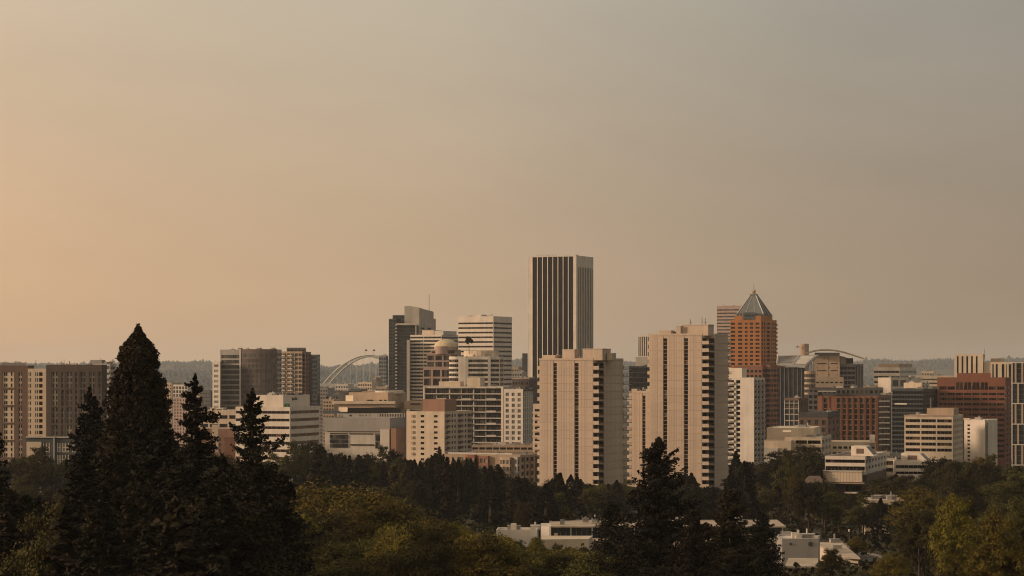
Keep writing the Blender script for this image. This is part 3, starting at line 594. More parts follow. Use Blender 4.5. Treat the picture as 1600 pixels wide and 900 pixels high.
m = MB(); m.prism([P(590.5, D - 13.9), P(636, D - 13.9), P(636, D - 4), P(590.5, D - 4)], b.z0, Z(646, D)); b.part('back_wall', m, 'umber')
slabz(632, 665, 627, 640, 'tan', 'side_wall', 14, 10); slabz(641, 656, 630.5, 633, 'black', 'louvre', 13.8, .15, .05)
b = Bld('hall', 'grey windowed hall with brick corner below the beige stepped hall', 1280, 600); D = 1280
pl = rect(506.5, 609, 634, D, R(14)); zt = Z(653, D)
b.vol(pl, None, wall='grey', roof='rooflight', ztop=zt, fac={1: W(1, 30, .9, .3, mt=1, rows=1, glass='glass_strip')}, zb=Z(674, D), name='upper_wall')
b.vol(sub_rect(pl, .0, .98, .04, 1), None, wall='pale', roof='rooflight', ztop=Z(674, D) - .02, para=0, fac={0: W(xs=[(.08, .36), (.38, .76), (.775, .86)], zs=[(677.5, 679.5)], glass='glass')})
u = (pl[1] - pl[0]).normalized(); v = (pl[2] - pl[1]).normalized(); Lf = (pl[1] - pl[0]).length
for f0, f1, y0, y1, n_ in ((.08, .36, 680, 686, 6), (.08, .36, 687, 693, 6), (.08, .36, 694, 700, 6), (.39, .76, 694.5, 696.5, 8), (.775, .86, 680, 689, 2), (.775, .86, 690, 701, 2)):
    for i in range(n_): m = MB(); a0 = (f0 + (f1 - f0) * i / n_) * Lf; a1 = (f0 + (f1 - f0) * (i + .92) / n_) * Lf; m.obox(pl[0] + v * 1.0, u, v, a0, a1, -.25, -.02, Z(y1, D), Z(y0, D)); b.part('window', m, 'glass_curtain')
m = MB(); m.obox(pl[0], u, v, .86 * Lf, 1.0 * Lf, -.8, 4, b.z0, Z(671, D)); b.part('corner_block', m, 'pale')
b.vol(rect(611, 619, 635, D - 3, R(14)), None, wall='clay', roof='roofgrey', ztop=Z(669, D), name='brick_wall', para=.4)
m = MB(); m.obox(pl[0], u, v, .16 * Lf, .3 * Lf, -5, -.9, Z(709, D), Z(707, D)); 
for i in range(4): m.obox(pl[0], u, v, (.17 + i * .04) * Lf, (.17 + i * .04) * Lf + .35, -4.8, -4.4, b.z0, Z(709, D))
b.part('porch', m, 'white')

# low-rise flats between the cream block and the shorter beige tower
b = Bld('apartment_building', 'low row of flats with one red bay below the glass apartment block', 1010, 770); D = 1010
pl = [P(694, D + 14), P(813, D), P(843, D + 14), P(843, D + 34), P(694, D + 34)]
zt = b.vol(pl, None, wall='tan', roof='roofgrey', ztop=Z(711, D), fac={0: W(xs=fr(pl, [(698, 702), (706, 710), (715, 724)]), fh=11, hz=.6, mt=2.5, sub=2, glass='glass_pale'), 1: W(4, 11, .5, .6, mt=2, glass='glass')})
def bay(x0, x1, mat, ncol, dz, dd, gl='glass_pale'):
    a, c = P(x0, D + dd + 2), P(x1, D + dd); q = [a, a + Vector((1.0, -1.8)), c + Vector((-1.0, -1.8)), c, c + Y * 3, a + Y * 3]
    b.vol(q, None, wall=mat, roof='roofgrey', ztop=zt - dz, para=.3, fac={1: W(ncol, 11, .75, .6, mt=2, sub=2, glass=gl), 0: W(1, 11, .6, .6, mt=2), 2: W(1, 11, .6, .6, mt=2)}, name='bay_wall')
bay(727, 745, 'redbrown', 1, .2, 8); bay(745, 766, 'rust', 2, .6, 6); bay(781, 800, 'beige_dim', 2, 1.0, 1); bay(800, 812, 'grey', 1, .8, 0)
for x0 in (815, 824, 833): q = P(x0, D + 3 + (x0 - 813) * .45); m = MB(); m.obox(q, X, Y, 0, 1.6, -1.2, 1, b.z0, zt - .9); b.part('bay_wall', m, 'brown' if x0 != 824 else 'redbrown')
m = MB(); m.prism([P(700, D + 16), P(800, D + 4), P(800, D + 8), P(700, D + 20)], zt, zt + .5); b.part('cornice', m, 'pale'); b.units(pl[:2] + [pl[2]], zt - .6, 7, 12, 1.6)
b = simple('parking_garage', 'low deck with planted roof edge under the glass apartment block', 737, 835, 843, 1150, 696, 'tan', W(9, 7, .85, .5, mt=1.5, rows=2, glass='black', dep=1.2, name='deck_shade_pane'), None, depth=30, psi=R(6), units=4)  # shaded deck interior is painted as black panes set back in the bands
b = simple('apartment_building', 'sliver of ochre balcony block beside the shorter beige tower', 833, 846, 850, 1120, 631, 'beige', W(1, 9.3, .75, .55, mt=6, ml=1, glass='glass'), None, depth=15, units=1)
u = (b.pl[1] - b.pl[0]).normalized(); v = (b.pl[2] - b.pl[1]).normalized()
for k_ in range(8): m = MB(); z = b.zt - (6 + 9.3 * (k_ + .92)) / b.s; m.obox(b.pl[0], u, v, .2, 4, -1.1, -.004, z - .3, z + .8); b.part('balcony', m, 'beige')

# distant slivers behind the centre
b = simple('office_tower', 'small dark teal tower left of the striped skyscraper', 816, 828, 832, 2500, 552, 'navy', W(3, 6, .85, .7, mt=1.5, glass='glass_blue', dep=.15), None, depth=15, units=1)
b = simple('office_building', 'low brown roofed block under the small dark teal tower', 796, 826, 831, 1950, 591, 'umber', W(7, 8, .6, .5, mt=4, glass='glass_warm'), None, depth=20, units=3, roof='roofgrey')
m = MB(); m.obox(b.pl[0], Vector((math.cos(PSI), -math.sin(PSI))), Vector((math.sin(PSI), math.cos(PSI))), 0, 19, -.5, -.004, b.zt - .8, b.zt + .2); b.part('cornice', m, 'tan')
b = simple('office_building', 'plain navy glass box between the two beige towers', 983, 1017, 1022, 1500, 572, 'navy', W(6, 8, .94, .85, mt=2, glass='glass_strip', dep=.12), None, depth=20, units=2, roof='roofdark')
b = simple('office_tower', 'distant white tower with dark vertical stripes between the beige towers', 997, 1020, 1024, 2300, 523.5, 'pale', W(8, 33, .55, .92, mt=1.2, rows=1, glass='glass_strip'), None, depth=20, units=1)
m = MB(); m.prism([P(993, 2250), P(1020, 2250), P(1020, 2290), P(993, 2290)], b.z0, Z(557.5, 2250)); b.part('podium', m, 'white')

# white balcony tower right of the beige towers
b = Bld('apartment_tower', 'white apartment tower with dark balcony columns right of the tallest beige tower', 1120, 1178); D = 1120
pl = rect(1136, 1178, 1195, D, R(28)); zt = Z(590, D); u = (pl[1] - pl[0]).normalized(); v = (pl[2] - pl[1]).normalized(); Lf = (pl[1] - pl[0]).length; Ls = (pl[2] - pl[1]).length
b.vol(pl, None, wall='offwhite', roof='rooflight', ztop=zt, fac={0: W(xs=fr(pl, [(1137, 1147), (1150, 1156.5)]), fh=8.3, hz=.62, mt=2.5, glass='glass', dep=1.0), 1: W(xs=[(.06, .30), (.36, .62), (.70, .94)], fh=8.3, hz=.70, mt=3, glass='glass_blue', dep=.9)})
k = lambda x: (at_px(pl[0], u, x) - pl[0]).length
for j in range(16):
    z = zt - (2.5 + 8.3 * (j + .9)) / b.s
    m = MB(); m.obox(pl[0], u, v, k(1137.5), k(1148), -1.2, -.004, z - .2, z + .85); b.part('balcony', m, 'pale')
    for f0 in (.06, .38, .70): m = MB(); m.obox(pl[1], v, -u, f0 * Ls, (f0 + .24) * Ls, -.9, -.004, z - .15, z + .8); b.part('balcony', m, 'grey')
b.vol([at_px(pl[0], u, 1138) + v * 1, at_px(pl[0], u, 1158) + v * 1, at_px(pl[0], u, 1158) + v * 7, at_px(pl[0], u, 1138) + v * 7], None, zb=zt - .7, wall='white', roof='rooflight', ztop=Z(575, D), para=.4, name='penthouse')
b.units(pl, zt - .7, 3, 31, 1.4)

# ------------------------------------------------------------------ brick tower with the pyramid roof
b = Bld('brick_tower', 'orange brick tower with grey pyramid roof and spire', 1800, 1180); D = 1800
sh = [P(1141, D + 7), P(1189, D), P(1197, D + 6), P(1204, D + 9), P(1208, D + 15), P(1213.5, D + 19), P(1213.5, D + 32), P(1150, D + 38), P(1141, D + 30)]
zt = Z(499.5, D); wr = W(xs=fr(sh, [(1142, 1148.5), (1153.3, 1159.7), (1163.7, 1168), (1171.7, 1176.7), (1180.3, 1186.7)]), fh=6.3, hz=.5, mt=3, sub=2, glass='glass')
b.vol(sh, None, wall='orange', roof='roofgrey', ztop=zt, para=0, zb=Z(576, D), name='shaft_wall', fac={0: wr, 2: W(1, 6.3, .7, .6, mt=3, sub=2), 3: W(1, 6.3, .6, .6, mt=3), 4: W(2, 6.3, .6, .6, mt=3), 1: W(2, 6.3, .5, .6, mt=3)})
for j in range(11): m = MB(); q = P(1213, D + 20); z = Z(503 + 6.3 * (j + .6), D); m.obox(q, X, Y, -2.4, 1.0, -1.2, 6, z - .7, z + .45); b.part('balcony', m, 'brick')
up = [P(1148, D + 7.2), P(1189, D + 2), P(1200, D + 9), P(1207, D + 18), P(1207, D + 30), P(1150, D + 34)]
b.vol(up, None, zb=zt, wall='orange', roof='roofgrey', ztop=Z(493, D), para=.4, name='attic_wall')
m = MB(); q0 = P(1161, D + 4.2); m.obox(q0, X, Y, 0, 9.4, -1.2, 3, Z(499, D), Z(488, D)); b.part('vent_screen', m, 'copper')
for i in range(4): m = MB(); m.obox(q0, X, Y, 1.3 + i * 1.9, 2.4 + i * 1.9, -1.3, -1.203, Z(494, D), Z(491.5, D)); b.part('louvre', m, 'black')
cc = P(1178, D + 19); ps = R(22); pu, pv_ = Vector((math.cos(ps), -math.sin(ps))), Vector((math.sin(ps), math.cos(ps)))
hb, ht, zb_, zp = 10.8, 2.3, Z(490, D), Z(460.5, D)
def cor(h): return [cc - pu * h - pv_ * h, cc + pu * h - pv_ * h, cc + pu * h + pv_ * h, cc - pu * h + pv_ * h]
A4, B4 = cor(hb), cor(ht)
for i in range(4):
    j = (i + 1) % 4; m = MB(); m.quad((*A4[i], zb_), (*A4[j], zb_), (*B4[j], zp), (*B4[i], zp)); b.part('roof_slope', m, 'copper' if i == 0 else 'slate')
    m = MB(); m.bar((*A4[i], zb_), (*B4[i], zp), .42); b.part('hip_rib', m, 'steel' if i < 2 else 'copper')
    m = MB()
    for t in (.33, .66): m.bar((*lerp(A4[i], A4[j], t), zb_ + .2), (*lerp(B4[i], B4[j], t), zp), .18)
    b.part('roof_seam', m, 'steel')
m = MB(); m.prism(cor(hb + .9), zb_ - 1.6, zb_); b.part('eaves', m, 'copper'); m = MB(); m.prism(cor(ht + .3), zp, zp + 1.0); b.part('ridge_cap', m, 'copper')
m = MB(); q = arc(1177, D + 19, 1.9, 1.9, 0, 330, 12); m.prism(q, zp + 1, Z(453.5, D)); m.prism(arc(1178.5, D + 19, 1.1, 1.1, 0, 330, 12), Z(453.5, D), Z(451.5, D)); b.part('lantern', m, 'tan')
m = MB(); q = P(1177.8, D + 19); m.bar((*q, Z(452, D)), (*q, Z(441, D)), .18, 5); b.part('spire', m, 'grey')
for px_ in (1153, 1158, 1196, 1203): m = MB(); q = P(px_, D + 8); m.obox(q, X, Y, -.8, .8, 0, 1.6, Z(493, D), Z(489, D)); b.part('parapet_pier', m, 'copper')
lo = [P(1146, D - 6), P(1191, D - 12), P(1196, D - 5), P(1203, D - 8), P(1209, D - 3), P(1217, D + 0), P(1227, D + 12), P(1227, D + 34), P(1146, D + 40)]
b.vol(lo, None, wall='rust', roof='roofgrey', ztop=Z(571, D), para=.5, name='lower_wall', fac={0: W(7, 8, .66, .5, mt=5, glass='glass'), 1: W(1, 7.8, .7, .5, mt=4), 2: W(1, 7.8, .9, .5, mt=4), 3: W(1, 7.8, .9, .5, mt=4), 4: W(2, 7.8, .8, .5, mt=4), 5: W(3, 7.8, .7, .5, mt=4, glass='glass_warm')})
for i, (x0, y0) in enumerate(((1190, 573), (1198, 571.5), (1207, 575))): m = MB(); m.prism([P(x0, D - 4), P(x0 + 7, D - 3), P(x0 + 7, D + 4), P(x0, D + 4)], Z(571, D) - .5, Z(y0 - 4, D)); b.part('step_block', m, 'rust')
b = simple('office_tower', 'flat topped pink tower half hidden behind the pyramid roofed tower', 1120, 1160, 1166, 2600, 477.5, 'pinkish', W(1, 5.2, 1, .42, mt=4, xs=[(.01, .99)], sub=10, glass='glass_grey'), None, depth=25, units=2); b.mast(1130, 2590, 478, 472)

# ------------------------------------------------------------------ civic group right of it
b = Bld('glass_building', 'dark glass building with slanted truss roof beside the brick tower', 1650, 1240); D = 1650
pl = [P(1216, D + 6), P(1256, D), P(1258, D + 30), P(1216, D + 30)]
zt = b.vol(pl, None, wall='navy', roof='roofdark', ztop=Z(574, D), para=0, fac={0: W(7, 9, .92, .9, mt=1, glass='glass_blue', dep=.12)})
for i in range(6): q = lerp(pl[0], pl[1], (i + .5) / 6); m = MB(); m.obox(q, X, Y, -.12, .12, -.5, 0, b.z0, zt); b.part('mullion', m, 'grey')
rs = [P(1213, D + 2), P(1258, D - 4), P(1280, D + 22), P(1214, D + 28)]; zz = [Z(569, D), Z(573.5, D), Z(554, D), Z(555, D)]
m = MB(); m.poly([(*p, z) for p, z in zip(rs, zz)]); m.poly([(*p, z - .8) for p, z in zip(rs[::-1], zz[::-1])])
for i in range(4): j = (i + 1) % 4; m.quad((*rs[i], zz[i] - .8), (*rs[j], zz[j] - .8), (*rs[j], zz[j]), (*rs[i], zz[i]))
b.part('slanted_roof', m, 'grey')
V3 = lambda p, z: Vector((p.x, p.y, z))
r3 = [V3(p, z + .35) for p, z in zip(rs, zz)]
for t0, t1, s0, s1 in ((.02, .02, .05, .95), (.98, .98, .05, .95), (.55, .55, .1, .9)):
    m = MB(); m.bar(lerp(lerp(r3[0], r3[1], t0), lerp(r3[3], r3[2], t0), s0), lerp(lerp(r3[0], r3[1], t1), lerp(r3[3], r3[2], t1), s1), .35); b.part('roof_beam', m, 'pale')
for i in range(7):
    s0 = .12 + i * .11; m = MB(); f = lambda t, s_: lerp(lerp(r3[0], r3[1], t), lerp(r3[3], r3[2], t), s_); m.bar(f(.06, s0), f(.5, s0 + .1), .22); b.part('truss_brace', m, 'roofdark')
m = MB(); m.poly([f(.60, .15) + Vector((0, 0, .1)), f(.94, .15) + Vector((0, 0, .1)), f(.94, .85) + Vector((0, 0, .1)), f(.60, .85) + Vector((0, 0, .1))]); b.part('roof_panel', m, 'pale')
for i in range(4): q = P(1259 + i * 4, D + 2 + i * 4); m = MB(); m.obox(q, X, Y, 0, .7, 0, .7, Z(582, D), Z(571 - i * 4, D)); b.part('column', m, 'pale')
b = Bld('round_building', 'round glazed stair drum beside the dark glass building', 1640, 1265); D = 1640
ar = arc(1265.5, D + 5, 4.0, 4.0, 180, 520, 20)[:-1]
b.vol(ar, None, wall='tan', roof='roofgrey', ztop=Z(580, D), para=.3, fac={i: W(1, 8, 1, .62, mt=3, xs=[(0, 1)], glass='glass_grey', dep=.2) for i in range(0, 10)})
b = Bld('civic_building', 'beige civic hall with sweeping curved roof', 1760, 1300); D = 1760
pl = [P(1271, D + 4), P(1312, D), P(1316, D + 30), P(1271, D + 30)]; xsb = [(.06, .2), (.24, .48), (.66, .80), (.84, .96)]
b.vol(pl, None, wall='tan', roof='roofgrey', ztop=Z(556, D), para=0, fac={0: W(xs=[(.14, .17), (.6, .63), (.9, .93)], zs=[(574, 575.5), (585, 586.5)], glass='glass')})
for y0 in (567.5, 578.5):
    for f0, f1 in ((.14, .5), (.66, .92)): m = MB(); a, c = lerp(pl[0], pl[1], f0), lerp(pl[0], pl[1], f1); uu = (c - a).normalized(); m.obox(a, uu, Vector((-uu.y, uu.x)), 0, (c - a).length, -.12, -.004, Z(y0 + 1.4, D), Z(y0, D)); b.part('window_slot', m, 'glass')
m = MB(); q = lerp(pl[0], pl[1], .57); m.obox(q, X, Y, -.12, .12, -.15, -.004, b.z0, Z(556, D)); b.part('joint', m, 'brown')
gl = [P(1312.5, D + 6), P(1336, D + 2), P(1349, D + 10), P(1349, D + 34), P(1312.5, D + 34)]
b.vol(gl, None, wall='midgrey', roof='roofdark', ztop=Z(569, D), para=.4, name='glass_wing', fac={0: W(4, 7.5, .92, .62, mt=2.5, glass='glass_blue', dep=.15), 1: W(3, 36, .55, .92, mt=1, rows=1, glass='glass_grey')})
m = MB(); prof = [(1312, 556), (1320, 557.5), (1330, 562), (1333, 569), (1312, 569)]; k0 = len(m.v)
for x_, y_ in prof: m.v.append((*P(x_, D + 8), Z(y_, D)))
for x_, y_ in prof: m.v.append((*P(x_, D + 30), Z(y_, D)))
m.f = [tuple(range(5)), tuple(range(9, 4, -1))] + [(i, i + 5, (i + 1) % 5 + 5, (i + 1) % 5) for i in range(5)]; b.part('clerestory', m, 'pale')
m = MB(); m.prism([P(1322, D + 7.6), P(1331, D + 7.6), P(1333, D + 7.9), P(1324, D + 7.9)], Z(568, D), Z(559.5, D)); b.part('clerestory_window', m, 'glass')
m = MB(); rf = [(1256, 552), (1264, 549.5), (1273, 547), (1283, 545.6), (1294, 545.4), (1306, 546.5), (1318, 549), (1329, 552.5), (1340, 556), (1350, 559.3)]
for dd, dz in ((-4, 0), (34, 0), (34, -1.0), (-4, -1.0)):
    for x_, y_ in rf: m.v.append((*P(x_, D + dd), Z(y_, D) + dz))
n_ = len(rf)
for r_ in range(4):
    for i in range(n_ - 1): a_, c_ = r_ * n_ + i, ((r_ + 1) % 4) * n_ + i; m.f.append((a_, a_ + 1, c_ + 1, c_))
m.f += [(0, n_, 2 * n_, 3 * n_), (n_ - 1, 4 * n_ - 1, 3 * n_ - 1, 2 * n_ - 1)]; b.part('curved_roof', m, 'rooftan')
m = MB(); m.prism([P(1273, D + 3), P(1312, D - .5), P(1312, D + 25), P(1273, D + 25)], Z(556, D), Z(551, D)); b.part('roof_wall', m, 'midgrey')
b.vol([P(1274, D - 12), P(1318, D - 14), P(1319, D - 3), P(1274, D - 3)], None, wall='beige_dim', roof='rooftan', ztop=Z(589, D), para=.4, name='podium_wall', fac={0: W(6, 9, .7, .25, mt=4, glass='glass')})
b = Bld('round_tower', 'cylindrical tan tower top with a side pole above the slanted truss roof', 1900, 1257); D = 1900
ar = arc(1256.5, D + 4, 3.9, 3.9, 0, 345, 24); b.vol(ar, None, wall='tan', roof='rooftan', ztop=Z(537, D), para=.4)
m = MB(); q = P(1249, D); m.bar((*q, Z(542, D)), (*(q + X * -3), Z(542, D)), .35); m.bar((*(q - X * 1.5), Z(544, D)), (*(q - X * 1.5), Z(539, D)), .25); b.part('side_pole', m, 'midgrey')
b = Bld('glass_building', 'low glazed block with white roof at the foot of the brick tower', 1450, 1240); D = 1450
pl = [P(1226, D + 4), P(1248, D), P(1263, D + 8), P(1263, D + 25), P(1226, D + 25)]
b.vol(pl, None, wall='brown', roof='rooflight', ztop=Z(622, D), fac={0: W(3, 11, .9, .86, mt=3, glass='glass_blue', dep=.15), 1: W(5, 11, .5, .8, mt=3, rows=1, glass='glass_curtain')})
m = MB()
for i in range(4): q = lerp(pl[0], pl[1], i / 3); m.bar((*(q - Y * .3), b.z0), (*(q - Y * .3), Z(626, D)), .2)
b.part('steel_frame', m, 'pale', stuff=True)
for i in range(5): m = MB(); z = Z(630 + 9 * i, D); m.bar((*(pl[0] - Y * .3), z), (*(pl[1] - Y * .3), z), .2); b.part('rail', m, 'pale')
b.units(pl[:3], Z(622, D) - .7, 4, 44, 2)

# brick apartment block and its neighbours
b = Bld('brick_apartments', 'dark roofed brick apartment block with tall window bays', 1300, 1340); D = 1300
pl = [P(1278, D + 12), P(1372, D), P(1378, D + 16), P(1378, D + 34), P(1278, D + 34)]
zt = Z(619, D); b.vol(pl, None, wall='brick', roof='roofdark', ztop=zt, para=0, fac={0: W(xs=fr(pl, [(1287.5, 1293), (1307.5, 1313.5), (1316.5, 1322), (1325.5, 1331), (1335, 1340), (1344, 1349.5), (1353.5, 1358.5), (1362.5, 1368)]), fh=8.6, hz=.84, mt=2.5, sub=2, glass='glass_curtain', dep=.5), 1: W(2, 8.6, .6, .6, mt=2)})
b.vol([P(1264, D + 16), P(1380, D + 2), P(1380, D + 32), P(1264, D + 34)], None, zb=zt - .01, wall='roofdark', roof='roofdark', ztop=Z(606, D), para=.4, name='dark_attic', fac={0: W(16, 9, .6, .55, mt=2, rows=1, glass='glass')})
m = MB(); m.prism([P(1278, D + 6), P(1306, D + 3), P(1306, D + 8), P(1278, D + 10)], Z(612.5, D), Z(610.5, D)); b.part('canopy', m, 'grey')
for i in range(9): x_ = (1285, 1314.8, 1323.8, 1333, 1342, 1351.5, 1360.5, 1370, 1296)[i]; q = at_px(pl[0], (pl[1] - pl[0]).normalized(), x_); m = MB(); m.obox(q, X, Y, -.55, .55, -.45, .1, b.z0, zt - .3); b.part('pier', m, 'brick' if i else 'rust')
b.units(pl[:3], Z(606, D) - .4, 8, 77, 1.6)
b.vol([P(1263, D + 15), P(1278, D + 13), P(1278, D + 30), P(1263, D + 30)], None, wall='darkgrey', roof='roofdark', ztop=Z(613, D), name='side_wing', fac={0: W(2, 8.6, .7, .6, mt=3)})
b = simple('apartment_building', 'dark balconied block right of the brick apartments', 1372, 1392, 1399, 1260, 617, 'umber', W(4, 8.5, .8, .6, mt=3, glass='glass_grey'), W(2, 8.5, .5, .5, mt=3), psi=R(10), units=3, roof='roofdark')
u = (b.pl[1] - b.pl[0]).normalized(); v = (b.pl[2] - b.pl[1]).normalized()
for j in range(9): m = MB(); z = b.zt - (3 + 8.5 * (j + .85)) / b.s; m.obox(b.pl[0], u, v, .5, 6.3, -1.1, -.004, z - .15, z + .5); b.part('balcony', m, 'grey')
b = simple('brick_apartments', 'low dull brick block with dark mansard left of the brick apartments', 1248, 1293, 1312, 1180, 652.5, 'brown', W(4, 11.5, .5, .62, mt=2, sub=2, glass='glass_grey'), W(3, 11.5, .3, .5, mt=3), psi=R(16), units=0, roof='roofdark')
pent(b, -.02, 1.0, .03, .97, 644, 'roofdark', roof='roofdark'); b.units(sub_rect(b.pl, .4, .8, .2, .8), b.zt + 2.2, 2, 6, 1.4)

# right side offices
b = simple('office_building', 'tan six storey office with three bays of dark ribbon windows', 1413, 1489, 1505, 1150, 649, 'cream', W(3, 9.15, .925, .52, mt=4.2, ml=1, mr=1, sub=4, glass='glass_warm', rows=6), W(5, 9.15, .55, .55, mt=4, sub=1, glass='glass'), psi=R(20), roof='rooftan', units=3)
pent(b, .42, .97, .2, .7, 638, 'tan')
m = MB(); u = (b.pl[1] - b.pl[0]).normalized(); v = (b.pl[2] - b.pl[1]).normalized(); m.obox(b.pl[0], u, v, -.2, (b.pl[1] - b.pl[0]).length + .2, -.25, -.003, b.zt - .5, b.zt + .15); b.part('cornice', m, 'pinkish')
b = Bld('apartment_building', 'blank cream apartment slab beside the tan six storey office', 1190, 1540); D = 1190
pl = [P(1506.5, D + 8), P(1539, D), P(1541, D + 3.4), P(1543.5, D + 3.0), P(1558.5, D + 12), P(1558.5, D + 24), P(1506.5, D + 24)]
b.vol(pl, None, wall='white', roof='rooflight', ztop=Z(656, D), para=0, fac={0: W(xs=fr(pl, [(1511.5, 1515.5)]), fh=6, hz=.5, mt=6, glass='glass_warm'), 2: W(1, 6, .8, .5, mt=3, glass='glass_grey')})
u = (pl[1] - pl[0]).normalized(); v = Vector((-u.y, u.x)); m = MB(); m.obox(pl[0], u, v, -.3, (pl[1] - pl[0]).length * .28, -.3, 2, Z(656, D), Z(654, D)); b.part('parapet', m, 'cream')
for j in range(9): m = MB(); q = P(1540.5, D + 1.5); z = Z(664 + 6 * j, D); m.obox(q, X, Y, -.4, 1.2, -.6, 2, z - .5, z + .3); b.part('balcony', m, 'grey')
b.units(pl[:2] + [pl[4]], Z(656, D), 2, 3, 1.2)
b = Bld('office_building', 'broad red brown brick office with ribbon windows and raised centre', 1420, 1560); D = 1420
pl = [P(1464.5, D + 12), P(1571, D), P(1580, D + 14), P(1580, D + 44), P(1464.5, D + 44)]; zt = Z(590, D)
b.vol(pl, None, wall='redbrown', roof='rust', ztop=zt, para=.6, fac={0: W(xs=[(.03 + i * .121, .03 + i * .121 + .108) for i in range(8)], zs=[(604, 609)] + [(614 + 8.1 * j, 617.6 + 8.1 * j) for j in range(13)], sub=3, glass='glass_warm', dep=.4), 1: W(2, 8.1, .8, .42, mt=12, glass='glass_warm')})
u = (pl[1] - pl[0]).normalized(); v = Vector((-u.y, u.x)); kk = lambda x: (at_px(pl[0], u, x) - pl[0]).length
for x_ in (1494, 1507, 1520, 1533): m = MB(); m.obox(pl[0], u, v, kk(x_), kk(x_ + 10), -.12, -.004, Z(608.5, D), Z(597.5, D)); b.part('large_window', m, 'glass_warm'); m = MB(); m.obox(pl[0], u, v, kk(x_ + 4.7), kk(x_ + 5.3), -.2, -.121, Z(608.5, D), Z(597.5, D)); b.part('mullion', m, 'redbrown')
b.vol([P(1495, D + 9), P(1548, D + 3), P(1548, D + 22), P(1495, D + 24)], None, zb=zt - .6, wall='redbrown', roof='rust', ztop=Z(583, D), para=.4, name='raised_wall')
b = Bld('office_tower', 'cream tower with five dark slots behind the red brown office', 1650, 1520); D = 1650
pl = [P(1491, D + 6), P(1536, D), P(1538, D + 20), P(1491, D + 26)]
b.vol(pl, None, wall='cream', roof='rooftan', ztop=Z(553.5, D), fac={0: W(xs=[(.09 + i * .165, .09 + i * .165 + .062) for i in range(5)], fh=60, rows=1, hz=.95, mt=1.5, glass='glass_strip', dep=.5)})
pl = [P(1537, D + 2), P(1582, D - 4), P(1582, D + 20), P(1537, D + 22)]
b.vol(pl, None, wall='cream', roof='rooftan', ztop=Z(565.5, D), fac={0: W(xs=[(.30, .35), (.42, .49), (.63, .72), (.77, .80), (.87, .95)], fh=60, rows=1, hz=.95, mt=2, glass='glass_strip', dep=.5)}, name='side_wall')
m = MB(); m.prism([P(1548, D + 4), P(1569, D + 4), P(1569, D + 10), P(1548, D + 10)], Z(565.5, D) - .6, Z(560, D)); b.part('penthouse', m, 'tan'); b.mast(1538.5, D + 6, 562, 545, .2)
b = Bld('glass_tower', 'tower with pale staggered frames and dark glass at the right edge', 1360, 1590); D = 1360
pl = [P(1580.5, D + 2), P(1640, D - 4), P(1640, D + 25), P(1580.5, D + 25)]
b.vol(pl, None, wall='slate', roof='roofgrey', ztop=Z(566, D), fac={0: W(12, 8, .9, .86, mt=2, glass='glass_blue', dep=.12)})
u = (pl[1] - pl[0]).normalized(); v = Vector((-u.y, u.x)); kk = lambda x: (at_px(pl[0], u, x) - pl[0]).length
for g_ in range(6):
    z1, z0_ = Z(566 + 32 * g_, D), Z(566 + 32 * (g_ + 1), D); m = MB(); m.obox(pl[0], u, v, -.2, kk(1639), -.5, -.004, z1 - .5, z1); b.part('floor_frame', m, 'offwhite')
    for x_ in ((1581, 1585.5, 1596, 1607, 1618, 1629) if g_ % 2 == 0 else (1581, 1589.5, 1600, 1611, 1622, 1633)): m = MB(); m.obox(pl[0], u, v, kk(x_), kk(x_ + (2.8 if x_ > 1582 else 1.2)), -.5, -.004, z0_ + .01, z1 - .51); b.part('vertical_frame', m, 'tan' if x_ > 1582 else 'pale')
b = simple('glass_building', 'black glass office left of the red brown office', 1394, 1442, 1466, 1380, 608, 'slate', W(10, 7, .95, .62, mt=2, glass='glass_strip', dep=.12), W(6, 7, .92, .62, mt=2, glass='glass_blue', dep=.12), psi=R(18), units=4, roof='roofdark')
m = MB(); m.prism([P(1398, 1362), P(1417, 1356), P(1417, 1360), P(1398, 1366)], Z(632, 1360), Z(630, 1360)); b.part('terrace_rail', m, 'pale')
m = MB(); q = P(1454, 1382); m.bar((*q, Z(650, 1382)), (*q, Z(622, 1382)), .4); b.part('flue', m, 'pale')
b = simple('office_building', 'far white banded office on the skyline right of the curved roof', 1365, 1406, 1432, 2100, 574, 'white', W(1, 8, .97, .42, mt=3, sub=6, glass='glass'), W(1, 8, .95, .42, mt=3, sub=4, glass='glass_grey'), roof='rooftan', units=2)
pent(b, .12, .9, .1, .9, 568.5, 'tan')
b = simple('office_building', 'blank white walled block in front of the far white banded office', 1372, 1392, 1440, 1800, 590, 'white', W(5, 5, .6, .5, mt=24, rows=2, glass='glass'), W(xs=[(.05, .25), (.30, .5)], zs=[(594, 604)], glass='glass_grey'), psi=R(40), units=3, roof='rooflight')
b = simple('office_building', 'long low cream block behind the black glass office', 1422, 1490, 1500, 1950, 587, 'cream', W(1, 6, .95, .4, mt=3, sub=8, glass='glass_grey'), None, psi=R(8), depth=30, units=4, roof='rooflight')
b = simple('office_building', 'small cream terrace block above the black glass office', 1412, 1440, 1452, 1700, 598, 'cream', None, W(2, 6, .6, .5, mt=3), psi=R(30), units=3, roof='rooftan')
b = simple('office_building', 'tan ledge building between the curved roof and the white banded office', 1345, 1372, 1380, 1850, 603, 'tan', W(5, 6, .6, .5, mt=3, glass='glass_grey'), None, depth=20, units=3)

